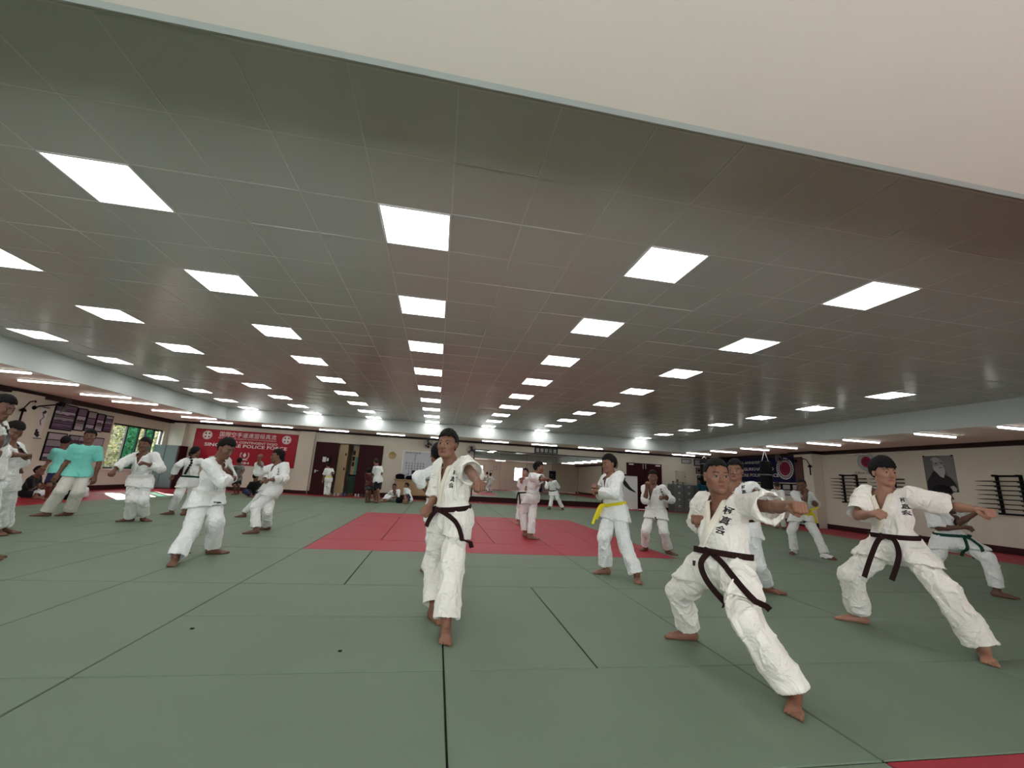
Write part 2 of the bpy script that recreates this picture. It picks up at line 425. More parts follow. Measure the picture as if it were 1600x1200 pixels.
for k in range(14):        # wreathed crest in the middle
    a = -PI*.5+(k-6.5)*.33; q.box((-8.35+math.cos(a)*.17-.02, yy-.002, 1.5+math.sin(a)*.17-.02), (-8.35+math.cos(a)*.17+.02, yy, 1.5+math.sin(a)*.17+.02), M_silver)
q.add([(-8.35, yy, 1.62), (-8.42, yy, 1.5), (-8.35, yy, 1.4), (-8.28, yy, 1.5)], [(0, 1, 2, 3)], M_silver)
q.box((-8.5, yy-.001, 1.29), (-8.2, yy, 1.32), M_silver)
part(q, 'emblem', t_)

# double door, one leaf each side of the open passage
def door_leaf(name, x0, x1, y, z1, swing=None):
    q = MB(); q.box((x0, y-.05, 0), (x1, y, z1), M_maroon, .006); return struct(q, name)
d = door_leaf('door_1', -5.47, -4.52, YF-.02, DZ)
q = MB(); q.box((-5.35, YF-.13, 1.0), (-5.2, YF-.1, 1.03), M_steel); q.box((-5.36, YF-.12, .93), (-5.31, YF-.07, 1.06), M_steel); q.build('door_handle', d)
d2 = door_leaf('door_2', -3.59, -2.53, YF-.02, DZ)
q = MB(); q.box((-5.12, YF-.085, 1.40), (-4.72, YF-.07, 1.66), M_black); q.box((-5.10, YF-.09, 1.42), (-4.95, YF-.084, 1.64), M_paper); q.box((-4.92, YF-.09, 1.46), (-4.84, YF-.084, 1.60), M_paper)
tag(q.build('door_sign'), 'small black and white sign plate on the left maroon door leaf', 'sign')
for nm_, lo, hi, m_ in (('wall_passage_end', (-5.6, YB+1.9, 0), (-2.4, YB+2.0, 2.6), M_wall), ('wall_passage_left', (-5.6, YB+T, 0), (-5.5, YB+1.9, 2.5), M_wall), ('wall_passage_right', (-2.5, YB+T, 0), (-2.4, YB+1.9, 2.5), M_wall),
                        ('ceiling_passage', (-5.6, YB+T, 2.5), (-2.4, YB+1.9, 2.6), M_soffit), ('floor_passage', (-5.6, YB, -.02), (-2.4, YB+1.9, 0), M_grey2)):
    q = MB(); q.box(lo, hi, m_); struct(q, nm_)
q = MB(); q.box((-4.52, YF+.22, 0), (-4.12, YF+.75, 2.28), M_locker, .01)
t1 = tag(q.build('locker'), 'tall pale wooden locker at the left of the open doorway', 'locker')
q = MB()
for z in (1.1, 1.75): q.box((-4.22, YF+.205, z), (-4.17, YF+.22, z+.12), M_black)
q.build('latch', t1)
q = MB(); q.box((-3.95, YF+.52, 0), (-3.53, YF+1.0, 2.26), M_locker, .01)
t2 = tag(q.build('locker'), 'tall pale wooden locker at the right of the open doorway with dark stickers', 'locker')
q = MB()
for z in (1.3, 1.55, 1.82): q.box((-3.93, YF+.51, z), (-3.83, YF+.52, z+.2), M_brown)
q.build('sticker', t2)
q = MB(); q.box((-3.80, YF+.505, .9), (-3.6, YF+.52, 1.75), M_glassgr); q.build('glass_panel', t2)
q = MB(); q.box((-3.96, YF+.22, 0), (-3.62, YF+.48, .86), mat('dark_green_plastic', (.006, .03, .018), .5), .02); q.box((-3.98, YF+.21, .86), (-3.60, YF+.49, .92), M_black, .01)
tag(q.build('rubbish_bin'), 'dark green wheeled bin standing in the open doorway', 'bin')
# shoes by the doorway
rs = random.Random(7)
SHC = [(.25, .2, .15), (.05, .05, .06), (.35, .33, .3), (.16, .06, .04), (.08, .09, .16), (.45, .42, .38)]
for k in range(16):
    x = -4.6+(k//2)*.29+(k % 2)*.13; y = YF-.28-rs.random()*.12; c = SHC[(k//2*5) % 6]
    q = MB(); mtt = mat('shoe_leather_%d' % ((k//2*5) % 6), c, .7)
    q.lathe([(.03, 0), (.045, .02), (.045, .10), (.035, .12)], (0, -.03, 0), (0, 0, 1), mtt, 10)
    prof = [(-.13, .03, .03), (-.08, .045, .05), (0, .05, .055), (.07, .042, .08), (.12, .035, .09)]
    vs = []; nn = 8
    for yy2, ww, hh in prof:
        for i in range(nn):
            a = PI*i/(nn-1); vs.append((math.cos(a)*ww, yy2, max(0, math.sin(a)*hh)))
    q.add(vs, [(i*nn+j, i*nn+j+1, (i+1)*nn+j+1, (i+1)*nn+j) for i in range(4) for j in range(nn-1)]+[tuple(range(nn)), tuple(range(4*nn, 5*nn))[::-1]], mtt, True)
    o = q.build('shoe'); o.location = (x, y, .0); o.rotation_euler = (0, 0, rs.uniform(-.2, .2))
    tag(o, 'small shoe in the row left in front of the open doorway', 'shoe', 'shoes in front of the doorway')

# round gold plaque
q = MB(); q.lathe([(.17, 0), (.17, .02), (.15, .03), (.145, .015), (.001, .015)], (-2.1, YF, 1.9), (0, -1, 0), mat('brass_plate', (.55, .45, .2), .35, metal=.6), 32)
rp = random.Random(3)
for k in range(14):
    a = rp.random()*6.28; r_ = rp.random()*.1; q.box((-2.1+math.cos(a)*r_-.015, YF-.03, 1.9+math.sin(a)*r_-.008), (-2.1+math.cos(a)*r_+.015, YF-.016, 1.9+math.sin(a)*r_+.012), mat('dark_gold', (.2, .17, .05), .5))
tag(q.build('plaque'), 'round brass plaque on the wall between maroon door and whiteboard', 'plaque')

# whiteboard with rank list
t_ = thing('whiteboard', (-.45, YF, 1.55), 'large framed whiteboard covered in columns of small black characters', 'board')
q = MB(); q.box((-1.6, YF-.03, .96), (.75, YF, 2.14), mat('whiteboard_surface', (.55, .56, .62), .3)); part(q, 'board', t_)
q = MB()
for lo, hi in (((-1.63, .93), (-1.58, 2.17)), ((.73, .93), (.78, 2.17)), ((-1.63, .93), (.78, .97)), ((-1.63, 2.13), (.78, 2.17))): q.box((lo[0], YF-.05, lo[1]), (hi[0], YF, hi[1]), M_silver)
part(q, 'board_frame', t_)
q = MB(); yy = YF-.031
text_mb(q, '極真流道場', (-1.15, yy, 2.04), AX, UP, .05, M_ink, width=.7)
CH = '剛柔空手道館長師範先生段級帯黒茶緑黄'
for a in range(7):
    for b in range(5 if a % 2 else 3):
        text_mb(q, CH[(a*3+b) % len(CH)], (-1.42+a*.13, yy, 1.55-b*.12), AX, UP, .07, M_ink, width=.07)
for b in range(4): text_mb(q, CH[b*2], (-1.05, yy, 1.95-b*.09), AX, UP, .06, M_ink, width=.06)
for x in np.arange(-.4, .7, .085): q.box((x, yy-.001, 1.0), (x+.008, yy, 2.02), mat('grid_grey', (.3, .3, .36), .6))
text_mb(q, '2019', (-1.4, yy, 1.0), AX, UP, .07, M_ink, width=.25)
q.box((-1.15, yy-.002, 1.1), (-.85, yy, 1.27), M_ink)
part(q, 'writing', t_)

# wooden sideboard with dark bags on it
t_ = thing('sideboard', (-.2, YF-.3, 0), 'low tan wooden cupboard against the back wall below the whiteboard', 'cupboard')
q = MB(); q.box((-1.8, YF-.55, .16), (1.35, YF-.02, .80), M_wood, .01); q.box((-1.85, YF-.6, .80), (1.4, YF-.01, .85), M_wood, .008); part(q, 'body', t_)
q = MB(); q.box((-1.75, YF-.5, 0), (1.3, YF-.02, .16), M_brown); part(q, 'plinth', t_)
for k in range(4):
    x = -1.77+k*.78; q = MB(); q.box((x+.02, YF-.575, .19), (x+.75, YF-.55, .77), M_wood, .006); dd = part(q, 'door', t_)
    q = MB(); q.tube([(x+.66, YF-.61, .50), (x+.66, YF-.575, .50)], .014, M_steel, 8); part(q, 'knob', dd)

def lumpy(name, c, s, mt, seed=0, amp=.12, sub=4):
    bm = bmesh.new(); bmesh.ops.create_icosphere(bm, subdivisions=sub, radius=1)
    r = random.Random(seed); ph = [(Vector((r.uniform(-3, 3), r.uniform(-3, 3), r.uniform(-3, 3))), r.random()*6) for _ in range(8)]
    for v in bm.verts:
        p = v.co.copy(); e = 1.0
        d_ = sum(abs(math.sin(p.dot(a)+b)) for a, b in ph)/8-.6
        p = Vector([math.copysign(abs(x_)**.75, x_) for x_ in p])
        v.co = Vector((p.x*s[0], p.y*s[1], p.z*s[2]))*(1+amp*d_)
        if v.co.z < -s[2]*.82: v.co.z = -s[2]*.82
    me = bpy.data.meshes.new(name); bm.to_mesh(me); bm.free(); me.materials.append(mt)
    for p in me.polygons: p.use_smooth = True
    o = bpy.data.objects.new(name, me); COL.objects.link(o); o.location = (c[0], c[1], c[2]+s[2]*.82); return o
tag(lumpy('sports_bag', (-1.62, YF-.32, .85), (.2, .2, .13), M_blk_fab, 1), 'black bag at the left end of the wooden sideboard', 'bag')
tag(lumpy('sports_bag', (-1.05, YF-.32, .85), (.32, .2, .10), M_blk_fab, 2), 'flat black bag in the middle of the wooden sideboard top', 'bag')
tag(lumpy('folded_cloth', (-.45, YF-.32, .85), (.22, .18, .06), mat('grey_cloth', (.2, .23, .23), .9), 3), 'grey folded cloth between the black bags on the sideboard', 'cloth')
tag(lumpy('sports_bag', (.25, YF-.32, .85), (.42, .2, .12), M_blk_fab, 4), 'long black bag at the right part of the wooden sideboard', 'bag')
tag(lumpy('sports_bag', (-1.32, 17.1, 0), (.13, .12, .12), M_blk_fab, 5), 'small black bag on the mats between the two seated children', 'bag')

# wall fans
def wall_fan(base, out, head, face, label, arm_drop=True):
    """base: point on wall; out: unit vector off the wall; head: centre of the cage"""
    t_ = thing('wall_fan', base, label, 'fan')
    b = Vector(base); o_ = Vector(out); h = Vector(head); f_ = Vector(face).normalized()
    q = MB(); q.lathe([(.05, 0), (.06, .02), (.03, .06)], b, o_, M_black, 12); q.tube([b+o_*.05, b+o_*.12+Vector((0, 0, .05)), h-f_*.12-Vector((0, 0, .02))], .018, M_black, 8); part(q, 'bracket', t_)
    q = MB(); q.lathe([(.03, -.16), (.07, -.13), (.07, -.03), (.03, .0)], h, f_, M_black, 14); part(q, 'motor', t_)
    u_ = f_.orthogonal().normalized(); v_ = f_.cross(u_)
    q = MB(); R_ = .23
    for rr, off in ((R_, 0), (R_*.75, .05), (R_*.45, .08), (R_*.75, -.05), (.05, .09)):
        q.tube([h+f_*off+(u_*math.cos(2*PI*k/24)+v_*math.sin(2*PI*k/24))*rr for k in range(24)], .006 if rr == R_ else .0035, M_grey2, 5, closed=True)
    for k in range(20):
        d_ = u_*math.cos(2*PI*k/20)+v_*math.sin(2*PI*k/20)
        q.tube([h+f_*.09+d_*.05, h+f_*.08+d_*R_*.45, h+f_*.05+d_*R_*.75, h+d_*R_, h-f_*.05+d_*R_*.75, h-f_*.07+d_*.06], .0025, M_grey2, 4)
    part(q, 'cage', t_)
    q = MB()
    for k in range(3):
        a = k*2*PI/3; vs = []
        for i in range(6):
            rr = .04+.15*i/5
            for s_ in (-1, 1):
                aa = a+s_*(.45-.02*i); vs.append(h+(u_*math.cos(aa)+v_*math.sin(aa))*rr+f_*(.015*s_+.02))
        vs2 = [v+f_*.004 for v in vs]; n = len(vs)
        fs = [(2*i, 2*i+1, 2*i+3, 2*i+2) for i in range(5)]
        q.add(vs+vs2, fs+[tuple(x+n for x in f)[::-1] for f in fs], mat('fan_blade', (.05, .05, .055), .4))
    part(q, 'blades', t_)
    return t_
wall_fan((-.5, YF, 2.40), (0, -1, 0), (-.5, YF-.35, 2.52), (-.2, -1, -.1), 'black wall fan above the whiteboard on the back wall')
wall_fan((1.55, YF, 2.50), (0, -1, 0), (1.52, YF-.35, 2.36), (-.5, -1, -.1), 'black wall fan left of the big mirror')
wall_fan((8.7, YF-.16, 2.15), (0, -1, 0), (8.75, YF-.45, 2.12), (.9, -.35, 0), 'grey wall fan on the pillar beside the right maroon doors')
wall_fan((XL+.25, 13.5, 2.35), (1, 0, 0), (XL+.6, 14.0, 2.52), (.6, .5, -.2), 'black wall fan on the left wall pillar')
wall_fan((XR-.47, 14.4, 2.45), (-1, 0, 0), (XR-.85, 14.85, 2.5), (-.8, .3, -.2), 'black wall fan on the right wall pillar beside the navy banner')
for xx_, yy_, zz_, lb in ((XL+.32, 13.15, 2.2, 'black bracket with hanging switch pull on the left wall pillar'), (XR-.48, 13.8, 2.2, 'black bracket with hanging switch pull on the right wall pillar')):
    q = MB(); sgn = 1 if xx_ < 0 else -1
    q.tube([(xx_-sgn*.06, yy_+.35, zz_+.3), (xx_+sgn*.02, yy_+.25, zz_+.33), (xx_+sgn*.04, yy_+.08, zz_+.28), (xx_, yy_, zz_+.08)], .015, M_black, 8)
    q.lathe([(.075, 0), (.06, .05), (.02, .09)], (xx_, yy_, zz_), (0, 0, 1), M_black, 12); q.tube([(xx_, yy_, zz_), (xx_, yy_, zz_-.3)], .022, M_black, 8)
    tag(q.build('hanging_hook_light'), lb, 'bracket')

# mirror wall
t_ = thing('wall_mirror', (4.9, YF, 1.3), 'very wide floor to ceiling mirror covering the middle of the back wall', 'mirror')
for k in range(5):
    x0 = 1.72+k*1.29; a = [-.0035, .002, -.001, .003, -.002][k]
    q = MB(); y0_, y1_ = YF-.045-a*.65, YF-.045+a*.65
    q.add([(x0, y0_, .24), (x0+1.283, y1_, .24), (x0+1.283, y1_, 2.4), (x0, y0_, 2.4), (x0, y0_+.008, .24), (x0+1.283, y1_+.008, .24), (x0+1.283, y1_+.008, 2.4), (x0, y0_+.008, 2.4)],
          [(0, 1, 2, 3), (4, 7, 6, 5), (0, 4, 5, 1), (1, 5, 6, 2), (2, 6, 7, 3), (3, 7, 4, 0)], M_mirror)
    part(q, 'mirror_pane', t_)
q = MB(); q.box((1.68, YF-.035, .2), (8.22, YF-.003, 2.44), M_brown); q.box((1.68, YF-.06, .2), (8.22, YF-.003, .24), M_brown); part(q, 'backing', t_)
q = MB(); q.box((4.66, YF-.04, 2.46), (5.84, YF, 2.72), M_ink); yy = YF-.041
for k in range(5): q.box((4.72+k*.22, yy-.002, 2.48), (4.90+k*.22, yy, 2.70), mat('board_grey', (.16, .19, .2), .6)); text_mb(q, '道場訓心技'[k], (4.81+k*.22, yy-.004, 2.52), AX, UP, .13, M_silver, width=.13)
tag(q.build('framed_calligraphy'), 'wide black framed calligraphy above the mirror', 'picture')

# right-hand maroon double doors
for n_, (a, b) in enumerate(((9.5, 10.44), (10.46, 11.42))):
    q = MB(); q.box((a, YF-.06, .02), (b, YF-.01, 2.28), M_maroon, .006); dd = struct(q, 'door_%d' % (n_+3))
    q = MB(); x = b-.35 if n_ else a+.1
    q.box((x, YF-.1, 2.17), (x+.25, YF-.06, 2.23), M_silver); q.build('door_closer', dd)
    q = MB(); x = a+.06 if n_ else b-.06
    q.box((x-.015, YF-.09, 2.0), (x+.015, YF-.06, 2.25), M_steel); q.build('bolt', dd)
# white partition board with a silhouette of a kicking fighter
t_ = thing('partition_board', (9.5, YF-.5, 0), 'white upright board with red top rail and black fighter silhouette', 'board')
q = MB(); q.box((9.0, YF-.52, .04), (9.84, YF-.48, 1.60), M_white, .005); part(q, 'panel', t_)
q = MB(); q.box((8.95, YF-.54, 1.60), (9.86, YF-.46, 1.67), M_maroon, .005); part(q, 'top_rail', t_)
q = MB()
for x in (9.03, 9.81): q.box((x-.03, YF-.65, 0), (x+.03, YF-.35, .05), M_steel); 
part(q, 'foot', t_)
q = MB(); yy = YF-.523
sil = [(9.02, 1.5), (9.12, 1.55), (9.2, 1.48), (9.18, 1.38), (9.3, 1.25), (9.42, 1.1), (9.55, .98), (9.72, .86), (9.76, .80), (9.6, .84), (9.4, .92), (9.28, 1.0), (9.15, 1.1), (9.05, 1.25), (9.02, 1.35)]
q.add([(x, yy, z) for x, z in sil], [tuple(range(len(sil)))], M_ink); part(q, 'silhouette', t_)
# frames, meter box and filing cabinets right of the doors
q = MB(); pic(q, 12.58, 13.12, 2.42, 2.66, YF, M_paper, .03, M_ink)
for k in range(3): text_mb(q, '空手道'[k], (12.7+k*.15, YF-.02, 2.47), AX, UP, .13, M_ink, width=.12)
tag(q.build('framed_calligraphy'), 'small black framed calligraphy high above the filing cabinets', 'picture')
t_ = thing('meter_box', (12.5, YF, 1.7), 'cream metal meter box on the wall above the filing cabinets', 'box')
q = MB(); q.box((12.22, YF-.12, 1.44), (12.74, YF, 2.02), mat('cream_enamel', (.55, .52, .38), .5), .01); part(q, 'case', t_)
q = MB(); q.box((12.66, YF-.135, 1.7), (12.69, YF-.12, 1.76), M_black); part(q, 'catch', t_)
FC = [(11.75, 'left'), (12.29, 'middle'), (12.83, 'right')]
for n_, (x, wd_) in enumerate(FC):
    t_ = thing('filing_cabinet', (x+.26, YF-.35, 0), 'grey four drawer steel filing cabinet, %s of the three by the corner' % {'left': 'leftmost', 'middle': 'middle one', 'right': 'rightmost'}[wd_], 'cabinet', 'filing cabinets in the corner')
    mg = M_grey if n_ < 2 else M_grey2  # rightmost one gets the darker grey: shade put into its colour
    q = MB(); q.box((x, YF-.62, 0), (x+.52, YF-.02, 1.32), mg, .006); part(q, 'body', t_)
    for k in range(4):
        q = MB(); z = .05+k*.315; q.box((x+.02, YF-.64, z), (x+.50, YF-.62, z+.295), mg, .004); dr = part(q, 'drawer', t_)
        q = MB(); q.box((x+.19, YF-.66, z+.17), (x+.33, YF-.64, z+.19), M_steel); part(q, 'handle', dr)
        q = MB(); q.box((x+.2, YF-.643, z+.22), (x+.32, YF-.64, z+.26), M_paper); part(q, 'label_holder', dr)
for x, r_, h_, lb in ((11.9, .06, .16, 'small dark trophy at the left end of the filing cabinet tops'), (12.15, .05, .26, 'taller dark trophy on the left filing cabinet top'), (12.45, .04, .10, 'low dark cup on the middle filing cabinet top')):
    q = MB(); q.lathe([(r_, 0), (r_, .03), (.015, .05), (.015, h_*.5), (r_*.9, h_*.7), (r_, h_), (r_*.8, h_)], (0, 0, 0), (0, 0, 1), M_grey2, 14)
    o = q.build('trophy'); o.location = (x, YF-.3, 1.322); tag(o, lb, 'trophy')

# ------------------------------------------------------------------ right wall
AYR, XF = Vector((0, -1, 0)), XR          # reading direction on the right wall, its face
def rbox(mb, y0, y1, z0, z1, th, mt, off=0.): mb.box((XF-off-th, y0, z0), (XF-off, y1, z1), mt)
t_ = thing('banner', (XF, 17.2, 2.2), 'wide navy blue anniversary banner with round red emblem on right wall', 'banner')
q = MB(); rbox(q, 14.75, 19.7, 1.62, 2.68, .02, M_navy, .02); part(q, 'cloth', t_)
q = MB(); X_ = XF-.042
text_mb(q, '7th ANNIVERSARY', (X_, 17.2, 2.42), AYR, UP, .13, M_silver, width=1.9)
text_mb(q, 'SEIDO GURKHA DOJO', (X_, 17.35, 2.12), AYR, UP, .14, M_silver, width=2.6, bold=.01)
text_mb(q, 'SINGAPORE POLICE FORCE', (X_, 17.35, 1.85), AYR, UP, .14, M_silver, width=3.1, bold=.01)
part(q, 'lettering', t_)
q = MB(); n = 48
def disc_r(mb, cy_, cz_, ra, rb, xx, mt):
    vs = [(xx, cy_+math.cos(2*PI*k/n)*rr, cz_+math.sin(2*PI*k/n)*rr) for rr in (ra, rb) for k in range(n)]
    mb.add(vs, [(k, (k+1) % n, n+(k+1) % n, n+k) for k in range(n)], mt)
M_crim = mat('crimson_print', (.30, .01, .05), .7)
def round_badge(mb, cy_, cz_, r_, xx, ringm, backm):
    disc_r(mb, cy_, cz_, r_*.93, r_, xx, ringm); disc_r(mb, cy_, cz_, r_*.66, r_*.72, xx, ringm); disc_r(mb, cy_, cz_, .001, r_*.6, xx, M_crim)
    for k in range(26):
        a = 2*PI*k/26; c_ = Vector((xx-.001, cy_+math.cos(a)*r_*.83, cz_+math.sin(a)*r_*.83)); s_ = r_*.045
        mb.add([c_+Vector((0, -s_, -s_*1.3)), c_+Vector((0, s_, -s_*1.3)), c_+Vector((0, s_, s_*1.3)), c_+Vector((0, -s_, s_*1.3))], [(0, 1, 2, 3)], ringm)
    for k in range(9):
        a = 2*PI*k/9; c1, c2 = Vector((xx-.002, cy_, cz_)), Vector((xx-.002, cy_+math.cos(a)*r_*.42, cz_+math.sin(a)*r_*.42)); s_ = Vector((0, -math.sin(a), math.cos(a)))*r_*.06
        mb.add([c1, c2-s_, c2+s_], [(0, 1, 2)], mat('dark_print', (.02, .005, .04), .7))
round_badge(q, 15.45, 2.19, .44, X_, M_silver, M_navy); part(q, 'emblem', t_)
# notice board below the banner
t_ = thing('notice_board', (XF, 16.2, 1.35), 'dark notice board with rows of white papers below navy banner', 'board')
q = MB(); rbox(q, 14.7, 18.3, 1.1, 1.58, .025, M_black, .005); part(q, 'backing', t_)
for k in range(7):
    for j in range(2):
        q = MB(); y_ = 14.78+k*.5; q.box((XF-.034, y_, 1.13+j*.22), (XF-.031, y_+.36, 1.31+j*.22), [M_paper, M_lilac, mat('grey_paper', (.4, .4, .4), .8)][(k+j) % 3]); part(q, 'notice', t_)
# dark timber panel and cupboard-height ledge
q = MB(); q.box((XR-.47, 14.16, 1.3), (XR-.42, 14.5, 2.6), mat('reddish_timber', (.085, .03, .02), .5))
tag(q.build('timber_plaque'), 'tall dark timber plaque on the right wall pillar', 'plaque')
# pictures high on the back wall by the right corner
for x0_, x1_, z0_, z1_, lb in ((13.3, 14.15, 2.33, 2.68, 'large framed print high on the back wall by the right corner'), (13.4, 13.72, 1.93, 2.24, 'small framed print below the large one near the corner'), (13.45, 13.75, 1.45, 1.84, 'lowest small framed print near the right corner')):
    q = MB(); pic(q, x0_, x1_, z0_, z1_, YF-.002, mat('print_grey', (.38, .40, .40), .6), .04, M_ink)
    xc_, zc_ = (x0_+x1_)/2, (z0_+z1_)/2; sv = (z1_-z0_)*.28
    q.add([(xc_+math.cos(a)*sv*(1+.5*math.sin(3*a)), YF-.019, zc_+math.sin(a)*sv) for a in np.linspace(0, 2*PI, 14)[:-1]], [tuple(range(13))], M_ink)
    tag(q.build('framed_print'), lb, 'picture')
# portrait poster of an old bearded man
t_ = thing('portrait_poster', (XF, 10.0, 2.0), 'black and white portrait poster of bearded old man in dark robe', 'poster')
PY0, PY1, PZ0, PZ1 = 9.55, 10.32, 1.47, 2.5
q = MB(); rbox(q, PY0, PY1, PZ0, PZ1, .006, mat('poster_grey', (.13, .13, .13), .5), .003); part(q, 'sheet', t_)
def pp(u, v, k): return (XF-.0095-.0008*k, PY1-(PY1-PY0)*u, PZ1-(PZ1-PZ0)*v)
def poly(mb, pts, k, g): mb.add([pp(u, v, k) for u, v in pts], [tuple(range(len(pts)))], mat('print_%d' % int(g*1000), (g, g, g), .6))
def ell(cx, cy_, a, b, n=22): return [(cx+a*math.cos(2*PI*i/n), cy_+b*math.sin(2*PI*i/n)) for i in range(n)]
q = MB()
poly(q, [(.55, 0), (1, 0), (1, .75), (.75, .55)], 0, .20)
poly(q, [(.02, 1), (.04, .72), (.18, .55), (.3, .42), (.62, .5), (.82, .62), (.95, .8), (.97, 1)], 1, .012)
poly(q, ell(.46, .22, .2, .17), 2, .27); poly(q, ell(.40, .12, .14, .08), 3, .36)
poly(q, [(.3, .3), (.62, .27), (.68, .38), (.66, .5), (.6, .62), (.5, .58), (.4, .48), (.32, .4)], 3, .42)
poly(q, ell(.42, .21, .045, .018, 10), 4, .05); poly(q, ell(.60, .21, .04, .018, 10), 4, .05)
poly(q, [(.5, .2), (.55, .2), (.6, .29), (.5, .3)], 4, .34); poly(q, ell(.55, .335, .07, .012, 10), 5, .12)
poly(q, [(.28, .12), (.33, .1), (.3, .3), (.26, .28)], 4, .15)
poly(q, [(.75, .86), (.86, .82), (.95, .9), (.93, .99), (.82, .97)], 2, .4); poly(q, [(.45, .86), (.72, .9), (.82, .97), (.8, .985), (.6, .93)], 2, .3)
part(q, 'portrait', t_)
for y_ in (PY0+.03, PY1-.03):
    q = MB(); q.box((XF-.02, y_-.02, PZ1-.03), (XF-.002, y_+.02, PZ1+.01), M_maroon); part(q, 'corner_clip', t_)
# round badge sign and its lamp bars
q = MB(); round_badge(q, 12.03, 2.38, .30, XF-.012, M_grey, M_wall); disc_r(q, 12.03, 2.38, .001, .31, XF-.006, M_fascia)
text_mb(q, 'GURKHA CONTINGENT', (XF-.012, 12.0, 1.97), AYR, UP, .085, M_ink, width=.95, bold=.01)
tag(q.build('badge_sign'), 'round red centred badge with lettering below, above the left weapon rack', 'sign')
for y_, lb in ((12.32, 'left small picture lamp over the round badge'), (11.85, 'right small picture lamp over the round badge')):
    q = MB(); q.box((XF-.3, y_-.16, 2.60), (XF-.26, y_+.16, 2.625), M_silver, .004); q.box((XF-.3, y_-.01, 2.6), (XF, y_+.01, 2.615), M_steel)
    tag(q.build('picture_lamp'), lb, 'lamp')
# weapon racks with wooden swords
def rack(y_list, z0, z1, label):
    t_ = thing('weapon_rack', (XF, sum(y_list)/len(y_list), z0), label, 'rack')
    for y_ in y_list:
        q = MB(); q.box((XF-.16, y_-.025, z0), (XF-.0, y_+.025, z0+.05), M_black); q.box((XF-.045, y_-.03, z0), (XF, y_+.03, z1), M_black, .004); q.box((XF-.16, y_-.025, z1-.05), (XF, y_+.025, z1), M_black); part(q, 'upright', t_)
    for z in (z0, z1-.05):
        q = MB(); q.box((XF-.05, min(y_list), z), (XF-.005, max(y_list), z+.045), M_black); part(q, 'rail', t_)
    for y_ in y_list:
        for k in range(7):
            q = MB(); z = z0+.13+k*.115; q.box((XF-.14, y_-.02, z-.022), (XF-.04, y_+.02, z), M_black); part(q, 'peg', t_)
rack([12.93, 12.43], .97, 1.95, 'black wall rack holding wooden swords under the round badge')
rack([11.65, 11.2], .97, 1.95, 'black wall rack holding wooden swords behind the bowl haired man')
rack([8.68, 8.22], .95, 1.95, 'black wall rack holding wooden swords right of the portrait')
M_stick = mat('black_stick', (.012, .010, .010), .45)
def bokken(y0, y1, z, curve=.03):
    pts = [(XF-.10, y0+(y1-y0)*k/8, z+curve*4*(k/8)*(1-k/8)-curve) for k in range(9)]
    c = Vector((XF-.10, (y0+y1)/2, z)); q = MB(); q.tube([Vector(p)-c for p in pts], [.014]*7+[.012, .006], M_stick, 8)
    g = MB(); g.tube([Vector(pts[0])-c, Vector(pts[1])-c, Vector(pts[2])-c], .017, M_black, 8)
    o = q.build('wooden_sword'); o.location = c; h = g.build('grip', o); return o
for nm, ya, yb in (('left rack, under the round badge', 12.02, 13.38), ('middle rack, behind the bowl haired man', 10.85, 11.94), ('right rack, beyond the portrait', 7.85, 9.1)):
    for k in range(7):
        o = bokken(ya, yb-.03*k*0+rs.uniform(-.03, .03), (1.117 if ya > 9 else 1.097)+k*.115, .0)
        tag(o, 'black wooden sword, %s in the %s' % (['lowest', 'second from bottom', 'third from bottom', 'middle one', 'third from top', 'second from top', 'topmost'][k], nm), 'sword', 'wooden swords in the %s' % nm)
tag(lumpy('punch_shield', (XR-.2, 7.5, 1.55), (.12, .16, .42), M_black, 9, .05), 'black padded shield hung on the right wall at the edge', 'pad')

# hanging punch bags
for bx, by, z0b, lb in ((11.66, 13.4, .82, 'black punch bag hanging on white rope before the navy banner'), (12.4, 18.0, 1.35, 'shorter black punch bag hanging near the far right corner')):
    t_ = thing('punch_bag', (bx, by, ZS), lb, 'punch bag')
    q = MB(); q.tube([(bx, by, ZS), (bx, by, 2.66)], .014, M_silver, 6)
    for sx in (-.13, .13): q.tube([(bx, by, 2.66), (bx+sx, by, 2.28 if z0b < 1 else 2.56)], .012, M_silver, 6)
    part(q, 'rope', t_)
    q = MB(); q.lathe([(.02, 0), (.16, .01), (.19, .06), (.195, .5), (.195, 1.2 if z0b < 1 else 1.0), (.19, 1.4 if z0b < 1 else 1.13), (.15, 1.45 if z0b < 1 else 1.19), (.02, 1.46 if z0b < 1 else 1.2)], (bx, by, z0b), (0, 0, 1), M_black, 24); bg_ = part(q, 'bag', t_)
    q = MB()
    for z in (z0b+.43, z0b+.95): q.lathe([(.199, 0), (.201, .005), (.201, .035), (.199, .04)], (bx, by, z), (0, 0, 1), M_grey2, 24)
    part(q, 'band', bg_)

